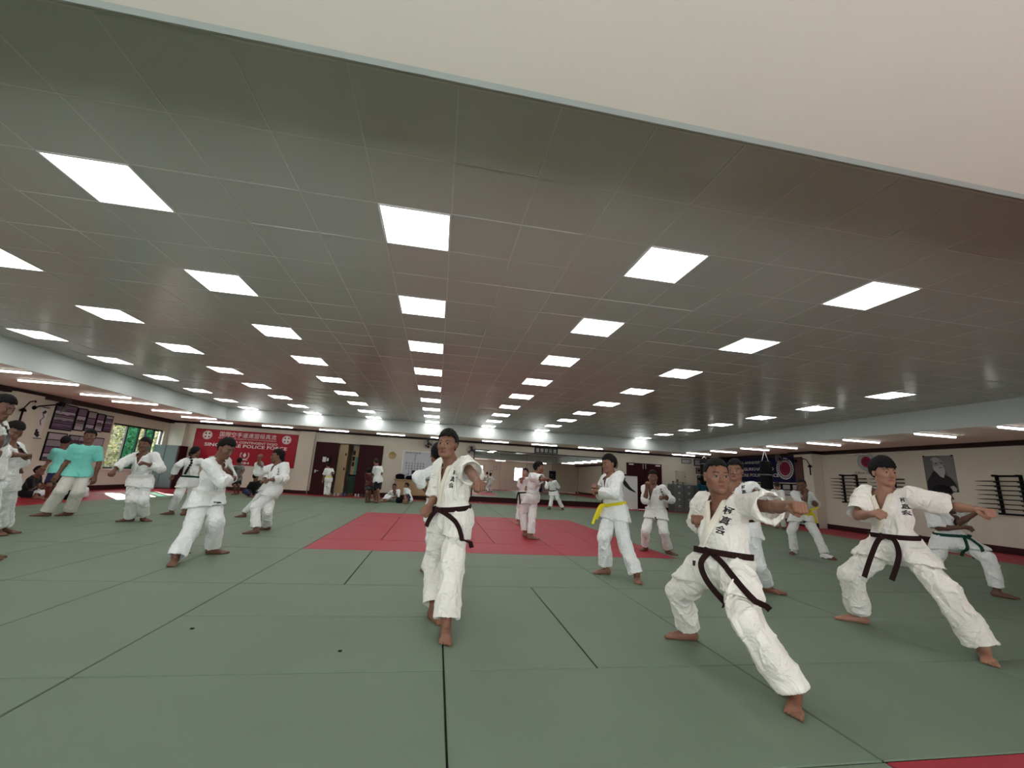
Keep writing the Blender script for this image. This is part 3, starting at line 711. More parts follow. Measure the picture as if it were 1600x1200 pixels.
# ------------------------------------------------------------------ left wall
XG = XL
M_photo = [M_purple, mat('grey_photo_print', (.28, .26, .28), .5), M_lilac, mat('dusk_photo_print', (.07, .04, .08), .5)]
def lframe(y0, y1, z0, z1, nrow, label, dark=0, ncol=1):
    t_ = thing('framed_photographs', (XG, (y0+y1)/2, (z0+z1)/2), label, 'picture frame')
    q = MB(); q.box((XG, y0, z0), (XG+.03, y1, z1), M_black, .003); part(q, 'frame', t_)
    dz = (z1-z0-.04)/nrow; dy = (y1-y0-.04)/ncol
    for j in range(nrow):
        for i in range(ncol):
            q = MB(); a, b, c, d_ = y0+.02+i*dy+.012, y0+.02+(i+1)*dy-.012, z0+.02+j*dz+.012, z0+.02+(j+1)*dz-.012
            m1 = M_photo[(j+i+dark) % 3]; q.box((XG+.03, a, c), (XG+.033, b, d_), m1)
            r = random.Random(j*7+int(y0*10)); top = [(XG+.0335, b-(b-a)*s_/8, c+(d_-c)*(.35+.25*r.random())) for s_ in range(9)]
            q.add([(XG+.0335, b, c+.01)]+top+[(XG+.0335, a, c+.01)], [tuple(range(11))], M_photo[(j+dark+1) % 4 if dark else 3]); part(q, 'photograph', t_)
lframe(14.45, 15.20, 1.84, 2.62, 4, 'upper framed column of mauve group photographs, nearest the pillar', 0)
lframe(15.24, 15.62, 1.88, 2.60, 3, 'narrow frame of pale photographs second from the pillar', 1)
lframe(15.65, 16.02, 1.90, 2.56, 3, 'narrow frame of pale photographs third from the pillar', 2)
lframe(16.04, 16.38, 1.92, 2.54, 3, 'narrow frame of pale photographs fourth from the pillar', 1)
lframe(16.40, 16.76, 1.95, 2.52, 3, 'narrow frame of mauve photographs nearest the window', 0)
lframe(14.45, 15.12, .92, 1.76, 4, 'lower framed column of photographs behind the turquoise shirts', 2)
lframe(15.2, 15.95, 1.2, 1.74, 2, 'lower middle frame of photographs behind the smiling man', 0, 2)
lframe(16.05, 16.6, .95, 1.74, 3, 'lower frame of photographs just left of the window', 3)
t_ = thing('scroll_painting', (XL+.0, 14.12, 1.98), 'tall narrow ink scroll painting beside the left wall pillar', 'scroll')
q = MB(); q.box((XL, 13.98, 1.55), (XL+.012, 14.26, 2.42), M_paper); q.box((XL, 13.96, 1.53), (XL+.025, 14.28, 1.55), M_black); q.box((XL, 13.96, 2.42), (XL+.025, 14.28, 2.44), M_black); part(q, 'paper', t_)
q = MB(); xi = XL+.0135
q.tube([(xi, 14.1, 2.3), (xi, 14.18, 2.15), (xi, 14.1, 2.05), (xi, 14.15, 1.92)], .012, M_ink, 5)
for (a, b, s_) in ((14.1, 1.68, .07), (14.16, 1.62, .05), (14.08, 1.76, .04), (14.17, 2.3, .05)):
    q.add([(xi, a+s_*math.cos(u)*(1+.4*math.sin(4*u)), b+s_*math.sin(u)) for u in np.linspace(0, 2*PI, 16)[:-1]], [tuple(range(15))], M_ink)
part(q, 'brushwork', t_)
# steel locker cabinet in the far left corner
t_ = thing('steel_cupboard', (-11.0, 19.4, 0), 'tall grey steel cupboard in the far left corner by window', 'cupboard')
q = MB(); q.box((-11.36, 19.2, .03), (-10.45, 19.75, 1.72), M_grey, .008); part(q, 'body', t_)
for a, b in ((-11.34, -10.92), (-10.90, -10.47)):
    q = MB(); q.box((a, 19.18, .08), (b, 19.2, 1.69), M_grey, .004); dd = part(q, 'door', t_)
q = MB(); q.box((-10.44, 19.2, .0), (-10.40, 19.75, 1.72), M_maroon); part(q, 'side_panel', t_)
# small things on the mats at the left
tag(lumpy('folded_uniform', (-9.55, 13.5, 0), (.22, .2, .17), mat('crumpled_white_cotton', (.66, .67, .66), .9), 11, .3), 'crumpled white karate uniform heap on the red mat by the wall', 'uniform')
tag(lumpy('sports_bag', (-9.3, 13.0, 0), (.16, .14, .13), M_blk_fab, 12), 'black bag lying beside the crumpled white uniform', 'bag')
q = MB(); q.tube([(XL+.04, 18.2, .22), (XL+.05, 18.2, .30)], .05, M_black, 10)
tag(q.build('wall_socket_plug'), 'small black plug in the wall under the window', 'plug')
# little bits lying on the mats
for x, y, lb in ((-1.62, 3.62, 'tiny dark scrap on the mat, lower left'), (-.52, 3.2, 'tiny dark scrap on the mat left of the front foot'), (-3.05, 6.35, 'tiny dark scrap on the mat left of the far left foot')):
    q = MB(); q.box((x-.012, y-.008, 0), (x+.012, y+.008, .008), M_black, .002); tag(q.build('scrap'), lb, 'scrap')

# ------------------------------------------------------------------ outside the left window
def leafy(name, c, s, n, cols, seed, label):
    r = random.Random(seed); q = MB()
    ms = [mat('foliage_%d' % i, cc, .7) for i, cc in enumerate(cols)]
    for k in range(n):
        th_, ph_ = r.random()*6.283, math.acos(r.uniform(-1, 1)); rr = r.uniform(.75, 1)
        p = Vector((c[0]+s[0]*rr*math.sin(ph_)*math.cos(th_), c[1]+s[1]*rr*math.sin(ph_)*math.sin(th_), c[2]+s[2]*rr*math.cos(ph_)))
        a = Vector((r.gauss(0, 1), r.gauss(0, 1), r.gauss(0, 1))).normalized(); b = a.orthogonal().normalized(); l_ = r.uniform(.05, .11)
        q.add([p-a*l_, p-b*l_*.4, p+a*l_, p+b*l_*.4], [(0, 1, 2, 3)], ms[k % len(ms)])
    o = q.build(name); o['kind'] = 'stuff'; tag(o, label, 'foliage'); return o
leafy('hedge_foliage', (XL-3.2, 22.5, 1.4), (1.1, 4.5, 2.2), 12000, [(.06, .08, .018), (.13, .125, .045), (.03, .045, .012), (.20, .19, .09)], 5, 'sunlit yellow green hedge leaves outside the left window')
q = MB(); q.box((XL-5.6, 12, -.2), (XL-5.4, 32, 3.6), mat('sky_block_plane', (.10, .10, .07), .9)); struct(q, 'sky_block_outside')  # added plane behind the hedge, shades the view and hides bright sky
q = MB(); q.box((XL-8, 12, -.3), (XL-.3, 30, -.2), mat('outdoor_ground', (.05, .055, .035), .9)); struct(q, 'ground_outside')

# ------------------------------------------------------------------ things along the near wall, seen in the mirror
for k, x in enumerate((9.4, 9.72, 10.04)):
    q = MB(); q.box((x, YN+.1, 0), (x+.28, YN+1.3, 1.25), mat('blue_crash_mat', (.012, .02, .11), .55), .03)
    tag(q.build('crash_mat'), 'upright folded blue crash mat, %s, reflected in the mirror' % ('left', 'middle', 'right')[k], 'mat')
q = MB(); q.box((11.3, YN+.002, 1.1), (12.2, YN+.02, 2.1), M_navy); tag(q.build('wall_poster'), 'navy poster on the near wall, reflected in the mirror', 'poster')
for k, (x, z) in enumerate(((1.15, 1.5), (1.5, 1.9), (5.1, 1.5), (5.45, 1.9))):
    q = MB(); q.box((x, YN+.002, z), (x+.25, YN+.03, z+.3), M_ink); q.box((x+.03, YN+.03, z+.03), (x+.22, YN+.032, z+.27), M_paper)
    tag(q.build('framed_certificate'), 'small framed certificate on near wall, %s, seen in the mirror' % ('left low', 'left high', 'right low', 'right high')[k], 'picture')
# ================================================================== people
# each figure is an implicit body of smoothly joined limbs, turned into one surface
F32 = np.float32
class Field:
    def __init__(s, lo, hi, h):
        s.h = h; s.o = np.array(lo, float)-3*h; s.n = np.ceil((np.array(hi)-s.o)/h).astype(int)+4
        s.D = np.full(s.n, 1.0, F32)
    def sl(s, lo, hi, m):
        a = np.maximum(0, np.floor((np.array(lo)-m-s.o)/s.h).astype(int)); b = np.minimum(s.n, np.ceil((np.array(hi)+m-s.o)/s.h).astype(int)+1)
        if (b <= a).any(): return None
        ax = [(s.o[i]+s.h*np.arange(a[i], b[i])).astype(F32) for i in range(3)]
        return (slice(a[0], b[0]), slice(a[1], b[1]), slice(a[2], b[2])), (ax[0][:, None, None], ax[1][None, :, None], ax[2][None, None, :])
    def add(s, prims):
        for p in prims:
            fn, lo, hi, k, mode = p
            r = s.sl(lo, hi, k+2.5*s.h+.004)
            if r is None: continue
            S, P = r; d = fn(P); old = s.D[S]
            if mode == 'u':
                k_ = max(k, 1e-4); hh = np.clip(.5+.5*(old-d)/k_, 0, 1); s.D[S] = old*(1-hh)+d*hh-k_*hh*(1-hh)
            else:
                k_ = max(k, 1e-4); d = -d; hh = np.clip(.5-.5*(old-d)/k_, 0, 1); s.D[S] = old*(1-hh)+d*hh+k_*hh*(1-hh)
    def sample(s, p):
        q = ((np.array(p)-s.o)/s.h); i = np.clip(np.floor(q).astype(int), 0, s.n-2); f = q-i; D = s.D; r = 0.
        for a in (0, 1):
            for b in (0, 1):
                for c in (0, 1):
                    r += D[i[0]+a, i[1]+b, i[2]+c]*(f[0] if a else 1-f[0])*(f[1] if b else 1-f[1])*(f[2] if c else 1-f[2])
        return r
    def mesh(s):
        D = s.D; M = D < 0
        c = np.zeros(tuple(np.array(D.shape)-1), np.int8)
        for a in (0, 1):
            for b in (0, 1):
                for d in (0, 1): c += M[a:D.shape[0]-1+a, b:D.shape[1]-1+b, d:D.shape[2]-1+d]
        I = np.argwhere((c > 0) & (c < 8))
        if len(I) == 0: return np.zeros((0, 3)), np.zeros((0, 4), int)
        acc = np.zeros((len(I), 3)); cnt = np.zeros(len(I))
        corners = [(a, b, d) for a in (0, 1) for b in (0, 1) for d in (0, 1)]
        val = {k: D[I[:, 0]+k[0], I[:, 1]+k[1], I[:, 2]+k[2]].astype(float) for k in corners}
        for k in corners:
            for ax in range(3):
                if k[ax]: continue
                k2 = list(k); k2[ax] = 1; k2 = tuple(k2); v1, v2 = val[k], val[k2]; m_ = (v1 < 0) != (v2 < 0)
                t = np.where(m_, v1/(np.where(m_, v1-v2, 1)), 0); pt = np.tile(np.array(k, float), (len(I), 1)); pt[:, ax] += t
                acc[m_] += pt[m_]; cnt[m_] += 1
        V = s.o+s.h*(I+acc/cnt[:, None])
        idx = np.full(c.shape, -1, np.int32); idx[I[:, 0], I[:, 1], I[:, 2]] = np.arange(len(I))
        Fs = []
        for ax in range(3):
            s1 = [slice(1, -1)]*3; s2 = [slice(1, -1)]*3; s1[ax] = slice(0, -1); s2[ax] = slice(1, None)
            A, B = M[tuple(s1)], M[tuple(s2)]
            for flip in (0, 1):
                E = np.argwhere((A & ~B) if not flip else (~A & B))
                if not len(E): continue
                off = np.array([1, 1, 1]); off[ax] = 0; E = E+off
                u, v = (ax+1) % 3, (ax+2) % 3
                def g(du, dv):
                    q = E.copy(); q[:, u] -= du; q[:, v] -= dv; return idx[q[:, 0], q[:, 1], q[:, 2]]
                q = np.stack([g(1, 1), g(0, 1), g(0, 0), g(1, 0)], 1)
                if flip: q = q[:, ::-1]
                Fs.append(q[(q >= 0).all(1)])
        return V, np.concatenate(Fs)

def dot(P, a, n): return (P[0]-F32(a[0]))*F32(n[0])+(P[1]-F32(a[1]))*F32(n[1])+(P[2]-F32(a[2]))*F32(n[2])
def cone(a, b, ra, rb, k=.02, ax=None, fl=1., mode='u', cut=None, hollow=None):
    """tapered limb from a to b; flattened by fl along ax; cut: list of (point, outward normal); hollow: radius shrink of an open end at b"""
    a = np.array(a, float); b = np.array(b, float); R = max(ra, rb)
    def fn(P):
        w = [P[i]-F32(a[i]) for i in range(3)]; ba = b-a
        if ax is not None:
            q = (w[0]*F32(ax[0])+w[1]*F32(ax[1])+w[2]*F32(ax[2]))*F32(1/fl-1); w = [w[i]+q*F32(ax[i]) for i in range(3)]
            ba = ba+np.array(ax)*((ba@np.array(ax))*(1/fl-1))
        L2 = max(float(ba@ba), 1e-9); t = np.clip((w[0]*F32(ba[0])+w[1]*F32(ba[1])+w[2]*F32(ba[2]))*F32(1/L2), 0, 1)
        d = np.sqrt((w[0]-t*F32(ba[0]))**2+(w[1]-t*F32(ba[1]))**2+(w[2]-t*F32(ba[2]))**2)-(ra+(rb-ra)*t)
        if fl < 1: d = d*F32(fl**.5)
        if hollow is not None: d = np.maximum(d, -(d+F32(hollow[0])) if False else d)
        if cut:
            for c, n in cut: d = np.maximum(d, dot(P, c, n))
        return d.astype(F32)
    return (fn, np.minimum(a, b)-R, np.maximum(a, b)+R, k, mode)
def ball(c, r, k=.01, mode='u'):
    """ellipsoid given as (radius x3, 3x3 axes) or sphere"""
    c = np.array(c, float)
    if np.isscalar(r): return cone(c, c+1e-4, r, r, k, mode=mode)
    rad, Mx = r; R = max(rad)
    def fn(P):
        q = [dot(P, c, Mx[i]) for i in range(3)]
        k0 = np.sqrt(sum((q[i]/F32(rad[i]))**2 for i in range(3))); k1 = np.sqrt(sum((q[i]/F32(rad[i]**2))**2 for i in range(3)))
        return (k0*(k0-1)/np.maximum(k1, 1e-6)).astype(F32)
    return (fn, c-R, c+R, k, mode)
def unit(v): v = np.array(v, float); return v/max(np.linalg.norm(v), 1e-9)

def noise3(P, sc, seed):
    rs_ = np.random.RandomState(seed); T = rs_.rand(32, 32, 32).astype(F32)
    q = P*sc; i = np.floor(q).astype(int); f = q-i; f = f*f*(3-2*f); r = 0.
    for a in (0, 1):
        for b in (0, 1):
            for c in (0, 1):
                r = r+T[(i[:, 0]+a) % 32, (i[:, 1]+b) % 32, (i[:, 2]+c) % 32]*(f[:, 0] if a else 1-f[:, 0])*(f[:, 1] if b else 1-f[:, 1])*(f[:, 2] if c else 1-f[:, 2])
    return r
def normals(V, Fq):
    n = np.cross(V[Fq[:, 2]]-V[Fq[:, 0]], V[Fq[:, 3]]-V[Fq[:, 1]]); N = np.zeros_like(V)
    for i in range(4): np.add.at(N, Fq[:, i], n)
    return N/np.maximum(np.linalg.norm(N, axis=1), 1e-12)[:, None]
def relax(V, Fq, it=1, w=.5):
    for _ in range(it):
        A = np.zeros_like(V); C = np.zeros(len(V))
        for i in range(4):
            for j in (1, 3):
                np.add.at(A, Fq[:, i], V[Fq[:, (i+j) % 4]]); np.add.at(C, Fq[:, i], 1)
        V = V*(1-w)+w*A/np.maximum(C, 1)[:, None]
    return V
def mk(name, V, Fq, mats, mi=None, parent=None, origin=(0, 0, 0)):
    me = bpy.data.meshes.new(name); V = V-np.array(origin)
    me.vertices.add(len(V)); me.vertices.foreach_set('co', V.astype(F32).ravel())
    me.loops.add(Fq.size); me.loops.foreach_set('vertex_index', Fq.astype(np.int32).ravel())
    me.polygons.add(len(Fq)); me.polygons.foreach_set('loop_start', np.arange(0, Fq.size, Fq.shape[1], dtype=np.int32))
    me.polygons.foreach_set('loop_total', np.full(len(Fq), Fq.shape[1], np.int32))
    for m_ in mats: me.materials.append(m_)
    if mi is not None: me.polygons.foreach_set('material_index', mi.astype(np.int32))
    me.polygons.foreach_set('use_smooth', np.ones(len(Fq), bool)); me.update(calc_edges=True)
    o = bpy.data.objects.new(name, me); COL.objects.link(o)
    if parent is not None: o.parent = parent
    else: o.location = origin
    return o
def compact(V, Fq):
    u, inv = np.unique(Fq, return_inverse=True); return V[u], inv.reshape(Fq.shape)

def cloth_mat(name, col, folds=.5, scale=9., rough=.85):
    if name in MATS: return MATS[name]
    mt = bpy.data.materials.new(name); mt.use_nodes = True; nt = mt.node_tree; b = nt.nodes['Principled BSDF']
    b.inputs['Base Color'].default_value = (*col, 1); b.inputs['Roughness'].default_value = rough; b.inputs['Specular IOR Level'].default_value = .2
    b.inputs['Sheen Weight'].default_value = .15
    tc = nt.nodes.new('ShaderNodeTexCoord'); n = nt.nodes.new('ShaderNodeTexNoise'); n.inputs['Scale'].default_value = scale; n.inputs['Detail'].default_value = 3; n.inputs['Distortion'].default_value = 1.6
    rp_ = nt.nodes.new('ShaderNodeMath'); rp_.operation = 'ABSOLUTE'; sb = nt.nodes.new('ShaderNodeMath'); sb.operation = 'SUBTRACT'; sb.inputs[1].default_value = .5
    nt.links.new(tc.outputs['Object'], n.inputs['Vector']); nt.links.new(n.outputs['Fac'], sb.inputs[0]); nt.links.new(sb.outputs[0], rp_.inputs[0])
    bp = nt.nodes.new('ShaderNodeBump'); bp.inputs['Strength'].default_value = folds; bp.inputs['Distance'].default_value = .05
    w = nt.nodes.new('ShaderNodeTexNoise'); w.inputs['Scale'].default_value = 260; nt.links.new(tc.outputs['Object'], w.inputs['Vector'])
    b2 = nt.nodes.new('ShaderNodeBump'); b2.inputs['Strength'].default_value = .12; b2.inputs['Distance'].default_value = .003
    nt.links.new(rp_.outputs[0], bp.inputs['Height']); nt.links.new(w.outputs['Fac'], b2.inputs['Height']); nt.links.new(bp.outputs['Normal'], b2.inputs['Normal']); nt.links.new(b2.outputs['Normal'], b.inputs['Normal'])
    MATS[name] = mt; return mt
GI = cloth_mat('white_gi_cotton', (.82, .80, .74), .8, 7.); GI2 = cloth_mat('cool_white_gi_cotton', (.78, .80, .79), .8, 7.)
GIBAND = cloth_mat('cream_gi_collar', (.80, .75, .64), .15)
SKINS = {}
def skin(i):
    base = [(.32, .160, .104), (.215, .098, .060), (.155, .070, .044), (.115, .052, .034)][i]
    mt = mat('skin_%d' % i, base, .5, bump=.06, bscale=120, vary=.08, vscale=9, spec=.4)
    mt.node_tree.nodes['Principled BSDF'].inputs['Subsurface Weight'].default_value = .0
    return mt
M_hair = mat('black_hair', (.006, .005, .005), .75, bump=.25, bscale=140, spec=.2)
M_hairg = mat('cropped_hair', (.022, .018, .017), .8, bump=.25, bscale=160, spec=.2)
M_eyew = mat('eye_white', (.30, .27, .25), .5); M_iris = mat('dark_iris', (.010, .007, .005), .55, spec=.1); M_brow = mat('eyebrow_hair', (.02, .014, .012), .8)
def lipm(i): return mat('lips_%d' % i, [(.30, .10, .08), (.19, .065, .05), (.14, .05, .04), (.11, .04, .034)][i], .45)
BELT = {'brown': (.020, .007, .007), 'yellow': (.72, .62, .03), 'green': (.012, .055, .04), 'white': (.72, .73, .70), 'black': (.012, .012, .013), 'blue': (.02, .03, .12)}

def limb_frames(J):
    u = unit((J['sl']+J['sr'])/2-(J['hl']+J['hr'])/2); l = J['sl']-J['sr']; l = unit(l-u*(l@u)); f = np.cross(l, u); return l, f, u

def hand_prims(w, d, n, s, kind, sc=1.):
    """w wrist, d along the forearm, n back of the hand, s towards the thumb"""
    def q(a, b, c): return w+(d*a+s*b+n*c)*sc
    P = [cone(q(-.02, 0, 0), q(.03, 0, 0), .027*sc, .028*sc, .01, n, .75)]
    sp = [.030, .010, -.010, -.028]; ln = [1., 1.06, 1., .85]
    for i in range(4):
        P.append(cone(q(.015, sp[i]*.75, 0), q(.078-.004*abs(i-1), sp[i], .004), .015*sc, .0135*sc, .012))
    for i in range(4):
        L = ln[i]*sc
        if kind == 'fist':
            k0 = q(.080-.004*abs(i-1), sp[i], .002); k1 = k0+(d*.012-n*.040)*L; k2 = k1+(-d*.028-n*.006)*L; k3 = k2+(-d*.006+n*.020)*L; rr = (.0118, .011, .0105, .0095)
        else:
            c = .35+.1*i; k0 = q(.080, sp[i], 0); k1 = k0+(d*math.cos(c)-n*math.sin(c))*.042*L; k2 = k1+(d*math.cos(c*2.1)-n*math.sin(c*2.1))*.026*L; k3 = k2+(d*math.cos(c*2.8)-n*math.sin(c*2.8))*.020*L; rr = (.0105, .0095, .009, .0075)
        P += [cone(k0, k1, rr[0]*sc, rr[1]*sc, .004), cone(k1, k2, rr[1]*sc, rr[2]*sc, .003), cone(k2, k3, rr[2]*sc, rr[3]*sc, .003)]
    if kind == 'fist': T_ = [q(.012, .022, -.008), q(.045, .043, -.026), q(.072, .030, -.050), q(.066, .004, -.060)]
    else: T_ = [q(.012, .022, -.004), q(.042, .050, -.014), q(.070, .062, -.022), q(.094, .062, -.028)]
    P += [cone(T_[0], T_[1], .016*sc, .0135*sc, .010), cone(T_[1], T_[2], .0130*sc, .0115*sc, .004), cone(T_[2], T_[3], .0115*sc, .009*sc, .003)]
    return P
def foot_prims(a, yaw, sc=1., shoe=False, lift=0.):
    d = np.array([math.cos(yaw), math.sin(yaw), 0]); s = np.array([-d[1], d[0], 0]); up = np.array([0, 0, 1.])
    g = np.array([a[0], a[1], lift])
    def q(x, y, z): return g+(d*x+s*y+up*z)*sc
    P = [cone(a+np.array([0, 0, .03]), q(-.015, 0, .05), .036*sc, .034*sc, .02), cone(q(-.045, 0, .030), q(-.035, 0, .034), .030*sc, .032*sc, .02),
         cone(q(-.02, 0, .045), q(.10, .0, .026), .036*sc, .026*sc, .02), cone(q(-.02, .0, .024), q(.12, .018, .020), .026*sc, .022*sc, .02), cone(q(-.02, 0, .022), q(.10, -.02, .018), .024*sc, .019*sc, .02),
         cone(q(.125, .028, .018), q(.135, -.028, .016), .02*sc, .016*sc, .02)]
    for i in range(5):
        y = .032-.0165*i; x0 = .135-.006*i; x1 = .185-.010*i*(1 if i else 0)-(.0 if i else 0)
        r = (.0145 if i == 0 else .0105-.0006*i)
        P.append(cone(q(x0, y, .017), q(x1, y*1.12, r/sc*1.0+.001), r*1.05*sc, r*sc, .006))
    if shoe: P.append(cone(q(-.04, 0, .03), q(.15, 0, .028), .045*sc, .042*sc, .02))
    return P

def head_axes(yaw, pit, roll=0.):
    f = np.array([math.cos(yaw)*math.cos(pit), math.sin(yaw)*math.cos(pit), math.sin(pit)]); l = np.array([-math.sin(yaw), math.cos(yaw), 0]); u = np.cross(f, l)
    if roll: l, u = l*math.cos(roll)+u*math.sin(roll), u*math.cos(roll)-l*math.sin(roll)
    return l, f, u

def make_person(spec):
    name = 'person'; J = {k: np.array(v, float) for k, v in spec['J'].items()}; h = spec['h']; K = h/1.66
    near = spec['lod']                                   # 0 near .. 3 far
    hb, hh, hn = [(.0065, .0032, .0034), (.010, .0055, .0055), (.014, .009, .008), (.018, .012, .011)][near]
    l, f, u = limb_frames(J); hs = spec.get('hs', 1.08)*K
    hl_, hf_, hu_ = head_axes(math.radians(spec['face'][0]), math.radians(spec['face'][1]), math.radians(spec['face'][2] if len(spec['face']) > 2 else 0))
    A = np.array([hl_, hf_, hu_]); H = J['hd']-u*.0
    bulk = spec.get('bulk', 1.)
    sm = (J['sl']+J['sr'])/2; hm = (J['hl']+J['hr'])/2; L_ = np.linalg.norm(sm-hm); root = np.array([hm[0], hm[1], 0.])
    tor = lambda a, b=0., c=0.: hm+u*L_*a+l*b+f*c
    dress = spec['dress']; col_skin = spec.get('skin', 1)
    # ---- bare body below the head
    body = [cone(tor(-.02), tor(.42), .115*K, .105*K*bulk, .03, f, .78), cone(tor(.45), tor(.80), .120*K*bulk, .140*K, .04, f, .70),
            cone(J['sl']-l*.025-u*.008, J['sr']+l*.025-u*.008, .050*K, .050*K, .03), cone(tor(.93), H-hu_*.05*hs, .060*K, .052*K, .03)]
    for s_, sg in (('l', 1), ('r', -1)):
        S, E_, W_ = J['s'+s_], J['e'+s_], J['w'+s_]
        body += [cone(S-l*sg*.008-u*.006, E_, .046*K, .038*K, .02), cone(E_, E_+(W_-E_)*.35, .038*K, .040*K, .02), cone(E_+(W_-E_)*.35, W_, .040*K, .026*K, .02)]
        Hp, Kn, An = J['h'+s_], J['k'+s_], J['a'+s_]
        body += [cone(Hp, Kn, .078*K, .052*K, .03), cone(Kn, Kn+(An-Kn)*.3, .050*K, .054*K, .02), cone(Kn+(An-Kn)*.3, An, .054*K, .032*K, .02)]
        lift = max(0, An[2]-.10) if An[2] > .16 else 0
        body += foot_prims(An, math.radians(spec['toe'].get(s_, -90)), K*1.02, spec.get('shoe', False), lift)
    hand_c = []
    hands = []
    for s_, sg in (('l', 1), ('r', -1)):
        E_, W_ = J['e'+s_], J['w'+s_]; d = unit(W_-E_); hk = spec.get('hand', {}).get(s_, 'fist')
        nn = np.array(spec.get('palm', {}).get(s_, (0, 0, 1.)), float)
        if abs(nn@d) > .85: nn = f if abs(f@d) < .8 else l*sg
        nn = unit(nn-d*(nn@d)); sd = np.cross(nn, d)*1.0
        # thumb side: for a left hand with its back up and fingers forward the thumb points right
        sd = np.cross(d, nn)*sg
        hands += hand_prims(W_+d*.01*K, d, nn, sd, hk, K*1.05); hand_c.append(W_+d*.075*K)
    # ---- head
    def hp(x, y, z): return H+(hl_*x+hf_*y+hu_*z)*hs
    def he(c, r, k=.012, mode='u'): return ball(hp(*c), ([x*hs for x in r], A), k*hs, mode)
    def hc(a, b, ra, rb, k, mode='u'): return cone(hp(*a), hp(*b), ra*hs, rb*hs, k*hs, mode=mode)
    fat = spec.get('fat', 1.)
    head = [he((0, -.012, .035), (.074, .092, .080)), he((0, .022, -.022), (.062*fat, .066, .082), .03), hc((-.012, .070, -.092), (.012, .070, -.092), .017, .017, .03),
            hc((-.046*fat, .012, -.055), (-.030, .045, -.078), .020, .018, .025), hc((.046*fat, .012, -.055), (.030, .045, -.078), .020, .018, .025),
            hc((-.044, .052, -.018), (-.048, .035, -.01), .020, .02, .025), hc((.044, .052, -.018), (.048, .035, -.01), .020, .02, .025),
            hc((-.034, .074, .028), (.034, .074, .028), .011, .011, .016),
            hc((-.031, .100, .006), (-.037, .097, .006), .012, .012, .012, 's'), hc((.031, .100, .006), (.037, .097, .006), .012, .012, .012, 's'),
            he((-.032, .072, .005), (.016, .014, .0115), .003), he((.032, .072, .005), (.016, .014, .0115), .003),
            hc((0, .082, .018), (0, .103, -.026), .008, .0125, .010), hc((-.012, .090, -.030), (-.012, .086, -.030), .0085, .0085, .006), hc((.012, .090, -.030), (.012, .086, -.030), .0085, .0085, .006),
            hc((-.020, .078, -.058), (0, .088, -.055), .006, .0085, .006), hc((.020, .078, -.058), (0, .088, -.055), .006, .0085, .006),
            hc((-.016, .079, -.068), (.016, .079, -.068), .009, .009, .005),
            hc((-.026, .086, -.0625), (.026, .086, -.0625), .0018, .0018, .003, 's')]
    for sg in (-1, 1):
        head += [he((sg*.077, -.008, .004), (.008, .020, .030), .006), he((sg*.078, -.002, -.022), (.007, .012, .012), .006), he((sg*.086, .002, .004), (.006, .010, .017), .004, 's')]
    neck = [cone(tor(.88, 0, -.01), H-hu_*.06*hs-hf_*.015, .068*K, .050*hs, .03)]
    allp = body+neck+head
    pts = np.array(list(J.values())); lo, hi = pts.min(0)-.2, pts.max(0)+.2; lo[2] = max(lo[2], -.02)
    Fb = Field(lo, hi, hb); Fb.add(body+neck+head+hands); V, Q = Fb.mesh()
    c = V[Q].mean(1)
    hr_ = .135*hs; keep = (np.linalg.norm(c-H, axis=1) > hr_)
    hand_r = .088*K
    for hc_ in hand_c: keep &= np.linalg.norm(c-hc_, axis=1) > hand_r
    foot_c = []
    if near == 0:
        for s_ in 'lr':
            yw = math.radians(spec['toe'].get(s_, -90)); An = J['a'+s_]; foot_c.append(np.array([An[0]+math.cos(yw)*.075, An[1]+math.sin(yw)*.075, .02]))
        for fc_ in foot_c: keep &= np.linalg.norm(c-fc_, axis=1) > .14
    parts_ = [compact(V, Q[keep])]
    Fh = Field(H-.17*hs, H+.17*hs, hh); Fh.add(body+neck+head); V, Q = Fh.mesh(); c = V[Q].mean(1)
    V1, Q1 = compact(V, Q[np.linalg.norm(c-H, axis=1) < hr_+hb*.8]); parts_.append((V1, Q1))
    for i, hc_ in enumerate(hand_c):
        Fn = Field(hc_-.1*K, hc_+.1*K, hn); Fn.add(body+hands); V, Q = Fn.mesh(); c = V[Q].mean(1)
        if len(Q): parts_.append(compact(V, Q[np.linalg.norm(c-hc_, axis=1) < hand_r+hb*.8]))
    for fc_ in foot_c:
        Fn = Field(fc_-.155, fc_+.155, .0036); Fn.add(body); V, Q = Fn.mesh(); c = V[Q].mean(1)
        if len(Q): parts_.append(compact(V, Q[np.linalg.norm(c-fc_, axis=1) < .14+hb*.8]))
    off = 0; VV, QQ = [], []
    for V, Q in parts_: VV.append(V); QQ.append(Q+off); off += len(V)
    V = np.concatenate(VV); Q = np.concatenate(QQ)
    # colour the face by where things are on it
    c = V[Q].mean(1)-H; x, y, z = c@hl_/hs, c@hf_/hs, c@hu_/hs
    mi = np.zeros(len(Q), int); fr = y > .05
    ey = fr & (((abs(x)-.032)/.0145)**2+((z-.004)/.0048)**2 < 1) & (y > .062); mi[ey] = 1
    ir = fr & (((abs(x)-.032)/.0070)**2+((z-.004)/.0070)**2 < 1) & ey; mi[ir] = 2
    bt = (abs(x)-.014)/.036; mi[fr & (bt > 0) & (bt < 1) & (abs(z-(.0265+.006*np.sin(bt*2.4))) < .0042-.002*bt)] = 3
    mi[(y > .07) & (abs(x) < .025-.4*abs(z+.0625)) & (abs(z+.0625) < .0125)] = 4
    mi[fr & (((abs(x)-.032)/.0185)**2+((z-.006)/.0060)**2 < 1) & (z > .0085)] = 3
    bodyo = mk(name, V, Q, [skin(col_skin), M_eyew, M_iris, M_brow, lipm(col_skin)], mi, None, root)
